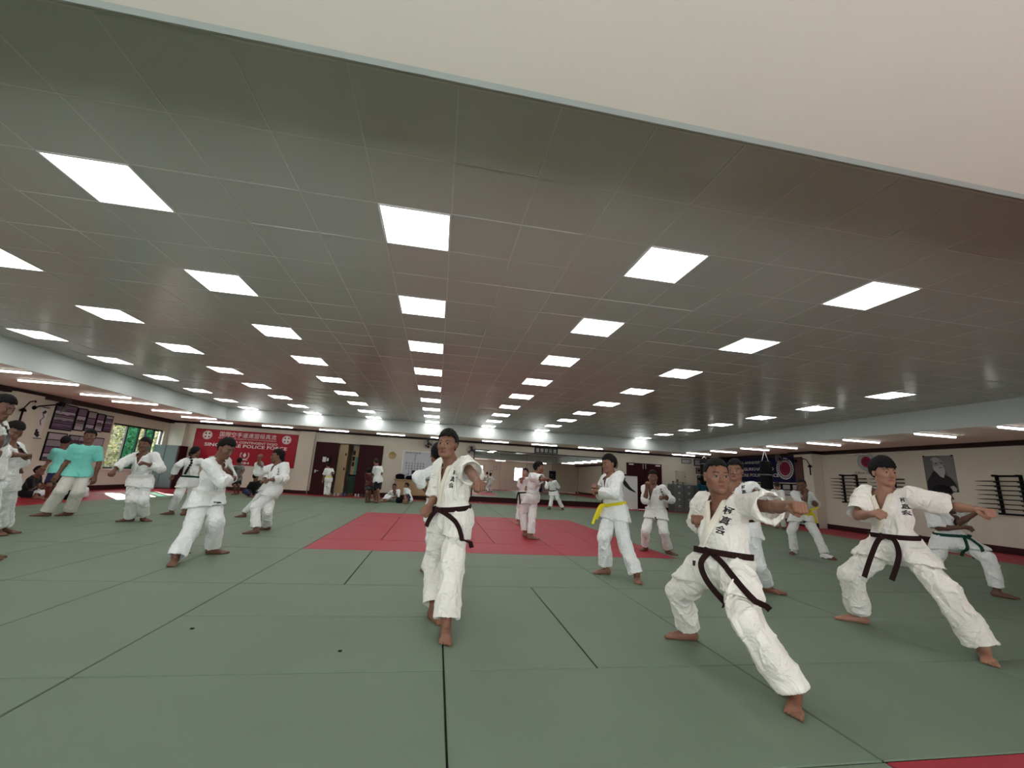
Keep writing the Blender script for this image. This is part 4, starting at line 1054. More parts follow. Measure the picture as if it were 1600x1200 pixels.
    tag(bodyo, spec['label'], 'person')
    # ---- hair
    hs2 = spec.get('hair', 'short'); HP = []
    thick = {'short': .015, 'crop': .008, 'bowl': .018, 'braid': .010, 'bun': .010, 'buzz': .003}[hs2]
    hm_ = M_hairg if hs2 in ('buzz',) else M_hair
    def hairline(P):
        X = dot(P, H, hl_)/hs; Y = dot(P, H, hf_)/hs; Z = dot(P, H, hu_)/hs
        front = {'short': .074, 'crop': .080, 'bowl': .046, 'braid': .076, 'bun': .076, 'buzz': .082}[hs2]
        side = {'bowl': .016, 'short': .030, 'crop': .035}.get(hs2, .028); back = -.055
        z_ = np.where(Y > .035, front+0*Y, np.where(Y > -.01, side+(front-side)*np.clip((Y-.012)/.023, 0, 1), back+(side-back)*np.clip((Y+.055)/.045, 0, 1)))
        nz = .007*np.sin(X*120+1)*np.sin(Y*90+1)+.004*np.sin(X*310)
        if hs2 == 'bowl': z_ = z_+.10*np.abs(X)*0
        return (z_+nz-Z)*hs
    base = ball(hp(0, -.014, .036), ([(.076+thick*.7)*hs, (.094+thick)*hs, (.083+thick*1.5)*hs], A), .004)
    top = ball(hp(0, -.005, .06), ([(.066+thick*.6)*hs, (.084+thick)*hs, (.066+thick*1.6)*hs], A), .01)
    def hairfn(P):
        d = np.minimum(base[0](P), top[0](P)); X = dot(P, H, hl_); Y = dot(P, H, hf_); Z = dot(P, H, hu_)
        d = d+F32(thick*.34)*(np.sin(X*190+Y*60)*np.sin(Y*210+Z*90)*np.sin(Z*170+X*80))
        return np.maximum(d, hairline(P)).astype(F32)
    HP.append((hairfn, base[1]-.02, base[2]+.03, 0., 'u'))
    if hs2 == 'braid':
        b0 = hp(0, -.10, .02); q_ = [b0, b0-hf_*.03-np.array([0, 0, .06]), J['sl']*.35+J['sr']*.65-f*.10-u*.02, tor(.62, -.04, -.17), tor(.35, .0, -.17)]
        q_ = [np.array(v) for v in q_]
        for a_, b_ in zip(q_[:-1], q_[1:]):
            for t_ in np.linspace(0, 1, 4)[:-1]: HP.append(ball(a_+(b_-a_)*(t_+.16), .026, .008))
    if hs2 == 'bun': HP.append(ball(hp(0, -.105, .05), .036*hs, .01))
    Fx = Field(H-.17*hs if hs2 != 'braid' else np.minimum(H-.17, tor(.3, -.1, -.25)), H+.19*hs if hs2 != 'braid' else np.maximum(H+.19, tor(.3, .1, -.0)), max(hh, .004)); Fx.add(HP); V, Q = Fx.mesh()
    if len(Q): mk('hair', V, Q, [hm_], None, bodyo, root)
    # ---- clothes
    seed = sum(ord(c_) for c_ in spec['id'])*7 % 97
    def cloth(nm, prims, m_, label=None, amp=.007, subs=(), fine=None, post=None, par=None):
        los = np.min([p[1] for p in prims], 0)-.03; his = np.max([p[2] for p in prims], 0)+.03; los[2] = max(los[2], .004)
        Fc = Field(los, his, fine or hb*.95); Fc.add(prims); Fc.add(subs); V, Q = Fc.mesh()
        if not len(Q): return None, Fc
        N = normals(V, Q); V0 = V*np.array([1, 1, .62]); n0 = noise3(V0+9, 5, seed+2); n1 = noise3(V0+np.array([3., 7, 11])+.12*np.stack([n0, -n0, n0], 1), 8.5, seed); n2 = noise3(V0+5+.05*np.stack([n1, n1, n1], 1), 19, seed+1)
        amp_ = amp*(.45 if dress != 'gi' else (1., .8, .6, .5)[near]); disp = amp_*1.7*(1-abs(n1-.5)*9).clip(-.45, 1)+amp_*.8*(1-abs(n2-.5)*9).clip(-.4, 1)
        V = V+N*disp[:, None]; V = relax(V, Q, 1, .4)
        if post is not None:
            keep_ = post(V[Q].mean(1)); V, Q = compact(V, Q[keep_])
        return mk(nm, V, Q, [m_], None, par or bodyo, root if par is None else root), Fc
    g_ = spec.get('gi', GI2)
    # trousers or shorts
    if dress in ('gi', 'tee_trousers', 'tee_shorts', 'tee_gi'):
        TP = [cone(tor(-.02), tor(.20), .135*K, .125*K, .03, f, .82)]; subs = []
        fr_ = spec.get('hem', .90)
        for s_ in 'lr':
            Hp, Kn, An = J['h'+s_], J['k'+s_], J['a'+s_]
            if dress == 'tee_shorts':
                e_ = Hp+(Kn-Hp)*.86; TP.append(cone(Hp, e_+(Kn-Hp)*.08, .100*K, .098*K, .04, cut=[(e_, unit(Kn-Hp))]))
            else:
                fh = fr_[s_] if isinstance(fr_, dict) else fr_
                e_ = Kn+(An-Kn)*fh; d_ = unit(An-Kn); dn = unit(d_+np.array([0, 0, -.5])); ww = spec.get('wide', 1.)
                mid = (Hp+Kn)/2+(hm-(Hp+Kn)/2)*.06
                TP += [cone(Hp+u*.01, Kn, .096*K, .076*K*ww, .035), cone(mid, Kn, .084*K, .080*K*ww, .03), cone(Kn, e_+d_*.05, .078*K*ww, .084*K*ww, .02, cut=[(e_, dn)])]
                subs.append(cone(e_-d_*.05, e_+d_*.08, .066*K*ww, .078*K*ww, .004, mode='s'))
        _, Ft = cloth('trousers' if dress != 'tee_shorts' else 'shorts', TP, {'tee_shorts': spec.get('legcol', GI), 'tee_trousers': spec.get('legcol', GI)}.get(dress, g_), subs=subs)
    # jacket or shirt
    sl_ = spec.get('sleeve', 1.7)            # in upper-arm lengths: 1 = elbow, 2 = wrist
    JP, subs = [], []; wt = max(.010, 1.5*hb)
    loose = spec.get('loose', 1.) if dress == 'gi' else .88
    JP += [cone(tor(.80), tor(.58, 0, -.0), .158*K*bulk, .158*K*bulk*loose, .05, f, .74), cone(tor(.55), tor(.30), .158*K*loose*bulk, .140*K*bulk, .04, f, .80),
           cone(J['sl']-l*.03-u*.02, J['sr']+l*.03-u*.02, (.070 if dress == 'gi' else .062)*K, (.070 if dress == 'gi' else .062)*K, .05, f, .95), cone(tor(.90, .05), tor(.98, .02), .07*K, .06*K, .04), cone(tor(.90, -.05), tor(.98, -.02), .07*K, .06*K, .04)]
    if spec.get('belly'): JP.append(ball(tor(.45, 0, .035*K), (np.array([.165, .125, .15])*K, np.array([l, f, u])), .05))
    for s_ in 'lr':
        S, E_, W_ = J['s'+s_], J['e'+s_], J['w'+s_]; sv = sl_[s_] if isinstance(sl_, dict) else sl_
        r0, r1, r2 = (.078, .080, .070) if dress == 'gi' else (.056, .062, .06)
        sw_ = spec.get('slim', 1.); r0, r1, r2 = r0*sw_, r1*sw_, r2*sw_
        if sv <= 1:
            e_ = S+(E_-S)*sv; d_ = unit(E_-S); rr = (.098 if dress == 'gi' else .070)*K
            JP.append(cone(S, e_+d_*.05, r0*K, rr, .045, cut=[(e_, d_)])); subs.append(cone(e_-d_*.05, e_+d_*.1, rr-wt-.006, rr-wt+.004, .002, mode='s'))
            if dress == 'gi': JP.append(cone(S-np.array([0, 0, .02]), e_-np.array([0, 0, .015]), r0*K, rr*.95, .04, cut=[(e_, d_)]))
        else:
            e_ = E_+(W_-E_)*(sv-1); d_ = unit(W_-E_)
            JP += [cone(S, E_, r0*K, r1*K*.95, .045), cone(E_, e_+d_*.04, r1*K*.92, r2*K*1.02, .03, cut=[(e_, d_)])]
            subs.append(cone(e_-d_*.05, e_+d_*.1, (r2-.016)*K, (r2-.004)*K, .004, mode='s'))
    if dress == 'gi':
        hz = spec.get('hemz', hm[2]-.10*K*spec.get('skirt', 1.))
        JP += [cone(tor(.24), tor(.02), .132*K*bulk, .155*K, .03, f, .84)]
        for s_ in 'lr':
            Hp, Kn = J['h'+s_], J['k'+s_]
            JP.append(cone(Hp+u*.03, Hp+(Kn-Hp)*.72, .124*K, .128*K, .05, cut=[((hm[0], hm[1], hz), (f*.15+np.array([0, 0, -1.])))]))
    else:
        JP += [cone(tor(.3), tor(.0), .140*K, .146*K, .03, f, .86)]
        hl2 = tor(-.04); seated = abs(unit(J['kl']-J['hl'])@u) < .5
        for s_ in 'lr':
            Hp, Kn = J['h'+s_], J['k'+s_]; e2 = Hp-u*.22 if seated else Hp+(Kn-Hp)*.5
            JP.append(cone(Hp+u*.05, e2, .116*K, .118*K, .05, cut=[(tor(-.10), -u)]))
    post = None
    vb = .50
    if dress == 'gi':
        def post(c_):
            q_ = c_-hm; a_, b_, d_ = q_@l, q_@f, q_@u/L_
            wv = np.clip((d_-vb)/(1.03-vb), 0, 1.2)*.085*K; xo = -.012+0*a_
            inv = (b_ > .02) & (d_ > vb) & (abs(a_-xo) < wv)
            nk = (np.hypot(a_, b_+.0) < .062*K) & (d_ > .93)
            return ~(inv | nk)
    jm = {'gi': g_}.get(dress, spec.get('topcol', GI))
    jo, Fj = cloth('jacket' if dress == 'gi' else 'shirt', JP, jm, subs=subs, post=post)
    def march(c0, dr, mx_=.34):
        lo_, last = 0., .10
        for t_ in np.arange(.03, mx_, .006):
            if Fj.sample(c0+dr*t_) < 0: last = t_
        return last
    def march_out(c0, dr, mx_=.30):
        """first exit of the cloth along a ray"""
        prev = .05
        for t_ in np.arange(.03, mx_, .004):
            if Fj.sample(c0+dr*t_) < 0: prev = t_
            elif t_ > prev+.02: break
        return prev
    if dress == 'gi':
        # collar band down both sides of the opening, left over right
        CV, CF = [], []
        def band(path, wd=.046*K, th=.010):
            o_ = len(CV); n_ = len(path)
            for i, (p_, nrm) in enumerate(path):
                t_ = unit(path[min(i+1, n_-1)][0]-path[max(i-1, 0)][0]); sd_ = unit(np.cross(nrm, t_))
                for a_, b_ in ((-1, 0), (-.8, 1), (.8, 1), (1, 0), (.8, -.8), (-.8, -.8)): CV.append(p_+sd_*wd/2*a_+nrm*th*b_)
            for i in range(n_-1):
                for k in range(6): CF.append((o_+i*6+k, o_+i*6+(k+1) % 6, o_+(i+1)*6+(k+1) % 6, o_+(i+1)*6+k))
        for sg in (-1, 1):
            path = []
            for i in range(15):
                t_ = i/14; d_ = 1.02-(1.02-.30)*t_ if sg > 0 else 1.02-(1.02-vb+.02)*t_
                a_ = sg*np.clip((d_-vb)/(1.03-vb), 0, 1)*.085*K-.012 if d_ > vb else -.012-(vb-d_)*.28*K
                c0 = tor(d_, a_, -.02); e_ = march_out(c0, f) if d_ < .97 else .05; p_ = tor(d_, a_, -.02+e_+.004)
                path.append((p_, unit(f+l*a_*2)))
            pre = [(tor(1.075, sg*.048*K, -.055*K), unit(l*sg+u*.3-f*.3)), (tor(1.065, sg*.066*K, -.015*K), unit(l*sg+u*.3))]
            if d_ is not None: band(pre+path)
        pb = [(tor(1.09, a_*K, (-.075+.25*a_*a_*20*.02)*K), unit(-f+u*.2)) for a_ in (-.048, -.025, 0, .025, .048)]
        band(pb)
        mk('collar', np.array(CV), np.array(CF), [GIBAND if near == 0 else g_], None, jo, root)
        jo.location = (0, 0, 0)
        # belt
        bc = spec.get('belt')
        if bc:
            bm_ = mat('%s_belt_cotton' % bc, BELT[bc], .8, bump=.2, bscale=200, spec=.15)
            wc = tor(.235, 0, 0); nb = 40; ring = []
            tilt = f*.14
            for k in range(nb):
                a_ = 2*PI*k/nb; dr = l*math.cos(a_)+f*math.sin(a_); dr = unit(dr-u*.10*math.sin(a_))
                ring.append(wc+dr*(min(march_out(wc, dr), .21)+(.013 if near == 0 else .009)))
            ring = np.array(ring); ring = (ring+np.roll(ring, 1, 0)+np.roll(ring, -1, 0))/3
            BV, BF = [], []
            for k in range(nb):
                p_ = ring[k]; o_ = unit(p_-wc-u*((p_-wc)@u))
                for a_, b_ in ((0, -.021), (.010, -.021), (.010, .021), (0, .021)): BV.append(p_+o_*a_*K+u*b_*K)
            for k in range(nb):
                for i in range(4): BF.append((k*4+i, k*4+(i+1) % 4, ((k+1) % nb)*4+(i+1) % 4, ((k+1) % nb)*4+i))
            bo = mk('belt', np.array(BV), np.array(BF), [bm_], None, bodyo, root)
            for p_ in bo.data.polygons: p_.use_smooth = False
            if not spec.get('noends'):
                kp = ring[nb//4]+f*.014
                Fk = Field(kp-.06, kp+.06, .004 if near < 2 else .009); Fk.add([cone(kp-l*.022, kp+l*.022, .021, .021, .005, f, .6), cone(kp-l*.03+u*.01, kp+l*.03-u*.012, .017, .017, .004, f, .8)]); V, Q = Fk.mesh()
                if len(Q): mk('knot', V, Q, [bm_], None, bo, root)
                ends = spec.get('ends') or [[kp+l*.03-u*.03+f*.02, kp+l*.07-np.array([0, 0, .16])+f*.02, kp+l*.09-np.array([0, 0, .29])+f*.01], [kp-l*.03-u*.03+f*.02, kp-l*.06-np.array([0, 0, .15])+f*.025, kp-l*.10-np.array([0, 0, .26])+f*.01]]
                for E in ends:
                    E = [kp]+[np.array(e_, float) for e_ in E]; cp = []
                    for i in range(len(E)-1):
                        p0, p1, p2, p3 = E[max(i-1, 0)], E[i], E[i+1], E[min(i+2, len(E)-1)]
                        for t_ in np.linspace(0, 1, 6)[:-1]: cp.append(.5*((2*p1)+(-p0+p2)*t_+(2*p0-5*p1+4*p2-p3)*t_**2+(-p0+3*p1-3*p2+p3)*t_**3))
                    cp.append(E[-1]); vw = unit(unit(np.array([0, 0, 1.2])-kp)*.6+f*.5)
                    for i in range(1, len(cp)):
                        for _ in range(30):
                            if min([Fx_.sample(cp[i]) for Fx_ in (Fj, Ft) if ((cp[i] > Fx_.o+.02) & (cp[i] < Fx_.o+Fx_.h*(Fx_.n-3))).all()] or [1]) > .012: break
                            cp[i] = cp[i]+vw*.008
                    EV, EF = [], []; n_ = len(cp); vw = unit(np.array([0, 0, 1.2])-kp)*.5+f*.5
                    for i in range(n_):
                        t_ = unit(cp[min(i+1, n_-1)]-cp[max(i-1, 0)]); sd_ = unit(np.cross(vw, t_)); nr_ = np.cross(t_, sd_)
                        for a_, b_ in ((-1, -1), (1, -1), (1, 1), (-1, 1)): EV.append(cp[i]+sd_*.0195*K*a_+nr_*.003*b_)
                    for i in range(n_-1):
                        for k in range(4): EF.append((i*4+k, i*4+(k+1) % 4, (i+1)*4+(k+1) % 4, (i+1)*4+k))
                    EF += [(3, 2, 1, 0), (n_*4-4, n_*4-3, n_*4-2, n_*4-1)]
                    eo = mk('belt_end', np.array(EV), np.array(EF), [bm_], None, bo, root)
                    for p_ in eo.data.polygons: p_.use_smooth = False
        # brushed characters on the chest
        if spec.get('kanji') is not None and near < 3:
            ka, kb, ksz = spec['kanji']; q = MB()
            kt = spec.get('ktilt', 0.)
            l2 = l*math.cos(kt)+u*math.sin(kt); u2 = u*math.cos(kt)-l*math.sin(kt)
            for i, ch in enumerate('極真会'):
                text_mb(q, ch, tuple(tor(kb, ka, .3)-u2*ksz*1.15*i), Vector(l2), Vector(u2), ksz*.74, M_ink, width=ksz*.98, bold=.02 if near < 2 else .0)
            if q.v:
                from mathutils.bvhtree import BVHTree
                me = jo.data; bv = BVHTree.FromPolygons([v.co[:] for v in me.vertices], [p.vertices[:] for p in me.polygons])
                bm = bmesh.new(); vs = [bm.verts.new(v) for v in q.v]
                for fc in q.f:
                    try: bm.faces.new([vs[i] for i in fc])
                    except ValueError: pass
                bmesh.ops.triangulate(bm, faces=bm.faces[:])
                for _ in range(2):
                    long = [e for e in bm.edges if e.calc_length() > .012]
                    if long: bmesh.ops.subdivide_edges(bm, edges=long, cuts=1)
                bmesh.ops.triangulate(bm, faces=bm.faces[:])
                rv = Vector(root); fv = Vector(f)
                for v in bm.verts:
                    hit = bv.ray_cast(v.co-rv, -fv)
                    v.co = (hit[0]+fv*.0022) if hit[0] is not None else v.co-rv-fv*.16
                me2 = bpy.data.meshes.new('embroidery'); bm.to_mesh(me2); bm.free(); me2.materials.append(M_ink)
                eo = bpy.data.objects.new('embroidery', me2); COL.objects.link(eo); eo.parent = jo
    if spec.get('tagmark') is not None and dress == 'gi':
        a_, dz_, sz_ = spec['tagmark']; from mathutils.bvhtree import BVHTree
        me = jo.data; bv = BVHTree.FromPolygons([v.co[:] for v in me.vertices], [p.vertices[:] for p in me.polygons])
        G = 5; vs = []
        for i in range(G):
            for j in range(G):
                p_ = hm+l*(a_+sz_*(i/(G-1)-.5))+f*.4+np.array([0, 0, dz_+sz_*1.2*(j/(G-1)-.5)])-root; hit = bv.ray_cast(Vector(p_), Vector(-f))
                vs.append(np.array(hit[0])+f*.003 if hit[0] is not None else None)
        if all(v is not None for v in vs):
            mk('uniform_tag', np.array(vs), np.array([(i*G+j, (i+1)*G+j, (i+1)*G+j+1, i*G+j+1) for i in range(G-1) for j in range(G-1)]), [M_ink], None, jo, (0, 0, 0)).location = (0, 0, 0)
    if spec.get('shoe'):
        for s_ in 'lr':
            An = J['a'+s_]; yw = math.radians(spec['toe'].get(s_, -90)); d_ = np.array([math.cos(yw), math.sin(yw), 0]); g0 = np.array([An[0], An[1], 0.])
            SP = [cone(g0-d_*.045+[0, 0, .036], g0+d_*.13+[0, 0, .030], .050*K, .046*K, .02), cone(g0+[0, 0, .07], g0+d_*.03+[0, 0, .05], .048*K, .045*K, .03)]
            Fs_ = Field(g0-.25, g0+.25, .009); Fs_.add(SP); V, Q = Fs_.mesh(); V[:, 2] = np.maximum(V[:, 2], .002)
            mk('shoe', V, Q, [M_white], None, bodyo, root)
    return bodyo
ONLY = None

# ================================================================== the people in the hall
M_tealc = cloth_mat('turquoise_jersey', (.19, .62, .54), .35); M_teald = cloth_mat('dark_teal_jersey', (.01, .09, .13), .3); M_blkc = cloth_mat('black_jersey', (.008, .008, .010), .3)
M_whc = cloth_mat('white_jersey', (.74, .78, .78), .3); M_dred = cloth_mat('dark_red_jersey', (.06, .004, .008), .3); M_navc = cloth_mat('navy_jersey', (.010, .014, .06), .3)
M_crm = cloth_mat('pale_grey_trousers', (.60, .59, .54), .4); M_gryc = cloth_mat('grey_jersey', (.14, .15, .14), .3)
PEOPLE = [
 {'id': 'A', 'h': 1.66, 'J': {'hd': [0.075, 3.91, 1.441], 'sl': [0.254, 3.793, 1.268], 'sr': [0.047, 4.101, 1.244], 'el': [0.291, 3.521, 1.195], 'er': [0.011, 4.139, 0.965], 'wl': [0.32, 3.28, 1.14], 'wr': [-0.038, 3.906, 0.894], 'hl': [0.239, 3.864, 0.779], 'hr': [0.112, 3.989, 0.768], 'kl': [0.188, 3.638, 0.441], 'kr': [0.051, 4.1, 0.379], 'al': [0.174, 3.455, 0.072], 'ar': [0.082, 3.824, 0.084]}, 'toe': {'l': -92, 'r': -60}, 'dress': 'gi', 'lod': 0, 'face': (-113, 2, 0), 'skin': 1, 'hair': 'short', 'belt': 'brown', 'gi': GI, 'sleeve': {'l': 0.85, 'r': 0.95}, 'hem': {'l': 0.88, 'r': 0.9}, 'wide': 1.15, 'label': 'person with brown belt punching towards the camera at the centre of the hall', 'ends': [[[0.019, 3.816, 0.861], [-0.026, 3.836, 0.789], [-0.045, 3.856, 0.728]], [[0.216, 3.79, 0.803], [0.302, 3.774, 0.708], [0.355, 3.77, 0.578]]], 'kanji': (0.124, 0.825, 0.048), 'ktilt': -0.22, 'palm': {'l': (0, 0, 1), 'r': (0.2, -0.9, 0.3)}, 'skirt': 1.25},
 {'id': 'B', 'h': 1.62, 'J': {'hd': [2.051, 2.839, 1.269], 'sl': [2.197, 2.698, 1.096], 'sr': [2.071, 3.038, 1.087], 'el': [2.133, 2.428, 1.09], 'er': [2.14, 3.195, 0.87], 'wl': [2.065, 2.197, 1.113], 'wr': [1.997, 3.012, 0.943], 'hl': [2.097, 2.755, 0.631], 'hr': [2.003, 2.898, 0.631], 'kl': [1.936, 2.473, 0.404], 'kr': [1.936, 3.198, 0.386], 'al': [2.139, 2.38, 0.074], 'ar': [2.106, 3.363, 0.068]}, 'toe': {'l': -136, 'r': 164}, 'dress': 'gi', 'lod': 0, 'face': (-106, 0, 0), 'skin': 1, 'hair': 'crop', 'belt': 'brown', 'gi': GI, 'sleeve': {'l': 0.92, 'r': 0.9}, 'hem': {'l': 0.93, 'r': 0.9}, 'wide': 1.15, 'bulk': 1.06, 'belly': 1, 'fat': 1.08, 'label': 'sturdy person with brown belt in low lunge, punching right, largest figure at front right', 'ends': [[[1.843, 2.766, 0.678], [1.869, 2.736, 0.566], [1.95, 2.655, 0.444]], [[1.968, 2.704, 0.693], [2.044, 2.609, 0.584], [2.135, 2.508, 0.462]]], 'kanji': (0.089, 0.781, 0.062), 'ktilt': -0.2, 'palm': {'l': (0, -0.3, 1), 'r': (0, 0, 1)}, 'skirt': 1.3, 'tagmark': (-0.13, 0.0, 0.03)},
 {'id': 'C', 'h': 1.66, 'J': {'hd': [4.234, 3.386, 1.426], 'sl': [4.289, 3.2, 1.228], 'sr': [4.213, 3.566, 1.217], 'el': [4.545, 3.11, 1.148], 'er': [4.026, 3.518, 1.008], 'wl': [4.486, 2.868, 1.135], 'wr': [3.928, 3.291, 1.042], 'hl': [4.234, 3.28, 0.743], 'hr': [4.218, 3.455, 0.736], 'kl': [4.228, 3.003, 0.444], 'kr': [4.007, 3.631, 0.441], 'al': [4.366, 2.92, 0.07], 'ar': [4.166, 3.752, 0.083]}, 'toe': {'l': -140, 'r': 139}, 'dress': 'gi', 'lod': 0, 'face': (-108, -4, 0), 'skin': 0, 'hair': 'bowl', 'belt': 'brown', 'gi': GI, 'sleeve': {'l': 0.8, 'r': 0.85}, 'hem': {'l': 0.9, 'r': 0.95}, 'wide': 1.2, 'label': 'young person with bowl haircut and brown belt lunging and punching right', 'ends': [[[4.026, 3.354, 0.806], [3.969, 3.39, 0.659], [3.919, 3.433, 0.476]], [[4.09, 3.259, 0.822], [4.082, 3.237, 0.689], [4.032, 3.284, 0.485]]], 'kanji': (0.144, 0.855, 0.046), 'palm': {'l': (0, 0, 1), 'r': (-0.5, -0.5, 0.3)}, 'skirt': 1.1},
 {'id': 'C2', 'h': 1.6, 'J': {'hd': [7.408, 5.127, 1.281], 'sl': [7.592, 5.141, 1.086], 'sr': [7.239, 5.177, 1.075], 'el': [7.433, 5.0, 0.91], 'er': [7.211, 5.112, 0.81], 'wl': [7.482, 4.815, 1.058], 'wr': [7.337, 4.911, 0.85], 'hl': [7.498, 5.058, 0.624], 'hr': [7.358, 5.183, 0.611], 'kl': [7.388, 4.712, 0.487], 'kr': [7.111, 5.191, 0.307], 'al': [7.468, 4.729, 0.097], 'ar': [7.321, 5.417, 0.065]}, 'toe': {'l': -50, 'r': -120}, 'dress': 'gi', 'lod': 1, 'face': (-60, -10), 'skin': 3, 'hair': 'bowl', 'belt': 'green', 'sleeve': {'l': 0.95, 'r': 0.95}, 'hem': 0.93, 'label': 'person with green belt in wide stance partly behind the bowl haired man'},
 {'id': 'B2', 'h': 1.66, 'J': {'hd': [3.719, 4.781, 1.42], 'sl': [3.779, 4.592, 1.226], 'sr': [3.636, 4.938, 1.206], 'el': [4.018, 4.686, 1.107], 'er': [3.558, 4.907, 0.934], 'wl': [3.826, 4.532, 1.154], 'wr': [3.416, 4.749, 1.064], 'hl': [3.785, 4.681, 0.742], 'hr': [3.714, 4.842, 0.732], 'kl': [3.842, 4.645, 0.339], 'kr': [3.632, 4.746, 0.344], 'al': [4.092, 4.833, 0.077], 'ar': [3.794, 5.005, 0.074]}, 'toe': {'l': -60, 'r': -140}, 'dress': 'gi', 'lod': 1, 'face': (-140, 0), 'skin': 1, 'hair': 'short', 'belt': 'brown', 'sleeve': 1.75, 'hem': 0.93, 'label': 'person in white uniform half hidden behind the sturdy brown belt lunger', 'kanji': (0.134, 0.984, 0.05), 'noends': 1},
 {'id': 'D', 'h': 1.62, 'J': {'hd': [2.421, 5.709, 1.446], 'sl': [2.469, 5.505, 1.277], 'sr': [2.425, 5.866, 1.228], 'el': [2.365, 5.392, 1.046], 'er': [2.431, 6.049, 1.02], 'wl': [2.228, 5.593, 1.065], 'wr': [2.292, 5.873, 1.11], 'hl': [2.511, 5.543, 0.803], 'hr': [2.452, 5.707, 0.782], 'kl': [2.51, 5.405, 0.426], 'kr': [2.283, 5.546, 0.464], 'al': [2.598, 5.234, 0.067], 'ar': [2.344, 5.629, 0.078]}, 'toe': {'l': -112, 'r': 180}, 'dress': 'gi', 'lod': 1, 'face': (-168, -8), 'skin': 1, 'hair': 'short', 'belt': 'yellow', 'sleeve': 1.85, 'hem': {'l': 0.93, 'r': 0.93}, 'wide': 1.1, 'label': 'young person with yellow belt seen from the side, right of the red mat centre', 'ends': [[[2.259, 5.615, 0.876], [2.2, 5.627, 0.755], [2.158, 5.643, 0.63]], [[2.307, 5.638, 0.877], [2.276, 5.683, 0.792], [2.237, 5.709, 0.689]]]},
 {'id': 'E', 'h': 1.58, 'J': {'hd': [4.044, 7.46, 1.329], 'sl': [4.155, 7.314, 1.138], 'sr': [3.964, 7.61, 1.127], 'el': [4.342, 7.362, 0.947], 'er': [3.879, 7.452, 0.923], 'wl': [4.14, 7.245, 0.986], 'wr': [3.864, 7.359, 1.141], 'hl': [4.161, 7.412, 0.676], 'hr': [4.041, 7.53, 0.668], 'kl': [4.074, 7.158, 0.4], 'kr': [3.84, 7.401, 0.365], 'al': [4.236, 7.308, 0.079], 'ar': [3.959, 7.635, 0.078]}, 'toe': {'r': -150, 'l': -75}, 'dress': 'gi', 'lod': 1, 'face': (-118, 0), 'skin': 2, 'hair': 'short', 'belt': 'white', 'sleeve': {'l': 1.7, 'r': 1.2}, 'hem': 0.93, 'label': 'person with raised fist on the back right corner of red mat, before filing cabinets', 'kanji': (0.186, 0.947, 0.04), 'noends': 1, 'tagmark': (0.07, -0.06, 0.045)},
 {'id': 'F', 'h': 1.6, 'J': {'hd': [7.52, 7.697, 1.367], 'sl': [7.697, 7.698, 1.17], 'sr': [7.336, 7.693, 1.175], 'el': [7.887, 7.775, 0.986], 'er': [7.291, 7.491, 0.997], 'wl': [7.712, 7.613, 1.011], 'wr': [7.413, 7.505, 1.203], 'hl': [7.591, 7.733, 0.713], 'hr': [7.431, 7.801, 0.722], 'kl': [7.543, 7.482, 0.415], 'kr': [7.167, 7.685, 0.459], 'al': [7.501, 7.297, 0.069], 'ar': [7.228, 7.727, 0.073]}, 'toe': {'r': -150, 'l': -80}, 'dress': 'gi', 'lod': 1, 'face': (-150, -20), 'skin': 2, 'hair': 'buzz', 'belt': 'yellow', 'sleeve': {'l': 1.3, 'r': 1.1}, 'hem': 0.95, 'shoe': 1, 'label': 'person with yellow belt flying and fist raised to chin, right of centre', 'ends': [[[7.514, 7.512, 0.843], [7.545, 7.481, 0.744], [7.592, 7.505, 0.631]], [[7.469, 7.487, 0.885], [7.519, 7.436, 0.911], [7.6, 7.425, 0.946]]], 'tagmark': (-0.07, -0.07, 0.05)},
 {'id': 'G', 'h': 1.6, 'J': {'hd': [11.614, 12.898, 1.425], 'sl': [11.603, 13.072, 1.219], 'sr': [11.62, 12.72, 1.223], 'el': [11.461, 13.003, 0.994], 'er': [11.54, 12.609, 0.984], 'wl': [11.58, 13.109, 0.814], 'wr': [11.625, 12.745, 0.806], 'hl': [11.589, 12.977, 0.745], 'hr': [11.603, 12.809, 0.748], 'kl': [11.449, 12.845, 0.404], 'kr': [11.469, 12.639, 0.422], 'al': [11.595, 13.021, 0.083], 'ar': [11.635, 12.772, 0.09]}, 'toe': {'l': 60, 'r': 60}, 'dress': 'gi', 'lod': 2, 'face': (60, -5), 'skin': 1, 'hair': 'buzz', 'belt': 'white', 'sleeve': 1.2, 'hem': 0.95, 'label': 'person in white uniform seen from behind under the navy banner', 'noends': 1},
 {'id': 'H', 'h': 1.68, 'J': {'hd': [12.985, 19.13, 1.559], 'sl': [12.791, 19.133, 1.366], 'sr': [13.169, 19.067, 1.366], 'el': [12.726, 19.114, 1.083], 'er': [13.224, 19.026, 1.083], 'wl': [12.778, 19.238, 0.85], 'wr': [13.217, 19.161, 0.85], 'hl': [12.89, 19.116, 0.87], 'hr': [13.07, 19.084, 0.87], 'kl': [12.886, 19.147, 0.476], 'kr': [13.085, 19.112, 0.476], 'al': [12.87, 19.119, 0.076], 'ar': [13.09, 19.081, 0.076]}, 'toe': {'l': 90, 'r': 70}, 'dress': 'tee_shorts', 'lod': 2, 'face': (60, 0), 'skin': 2, 'hair': 'short', 'topcol': M_teald, 'legcol': M_blkc, 'sleeve': 0.9, 'label': 'person in dark teal shirt and black shorts by the far right corner'},
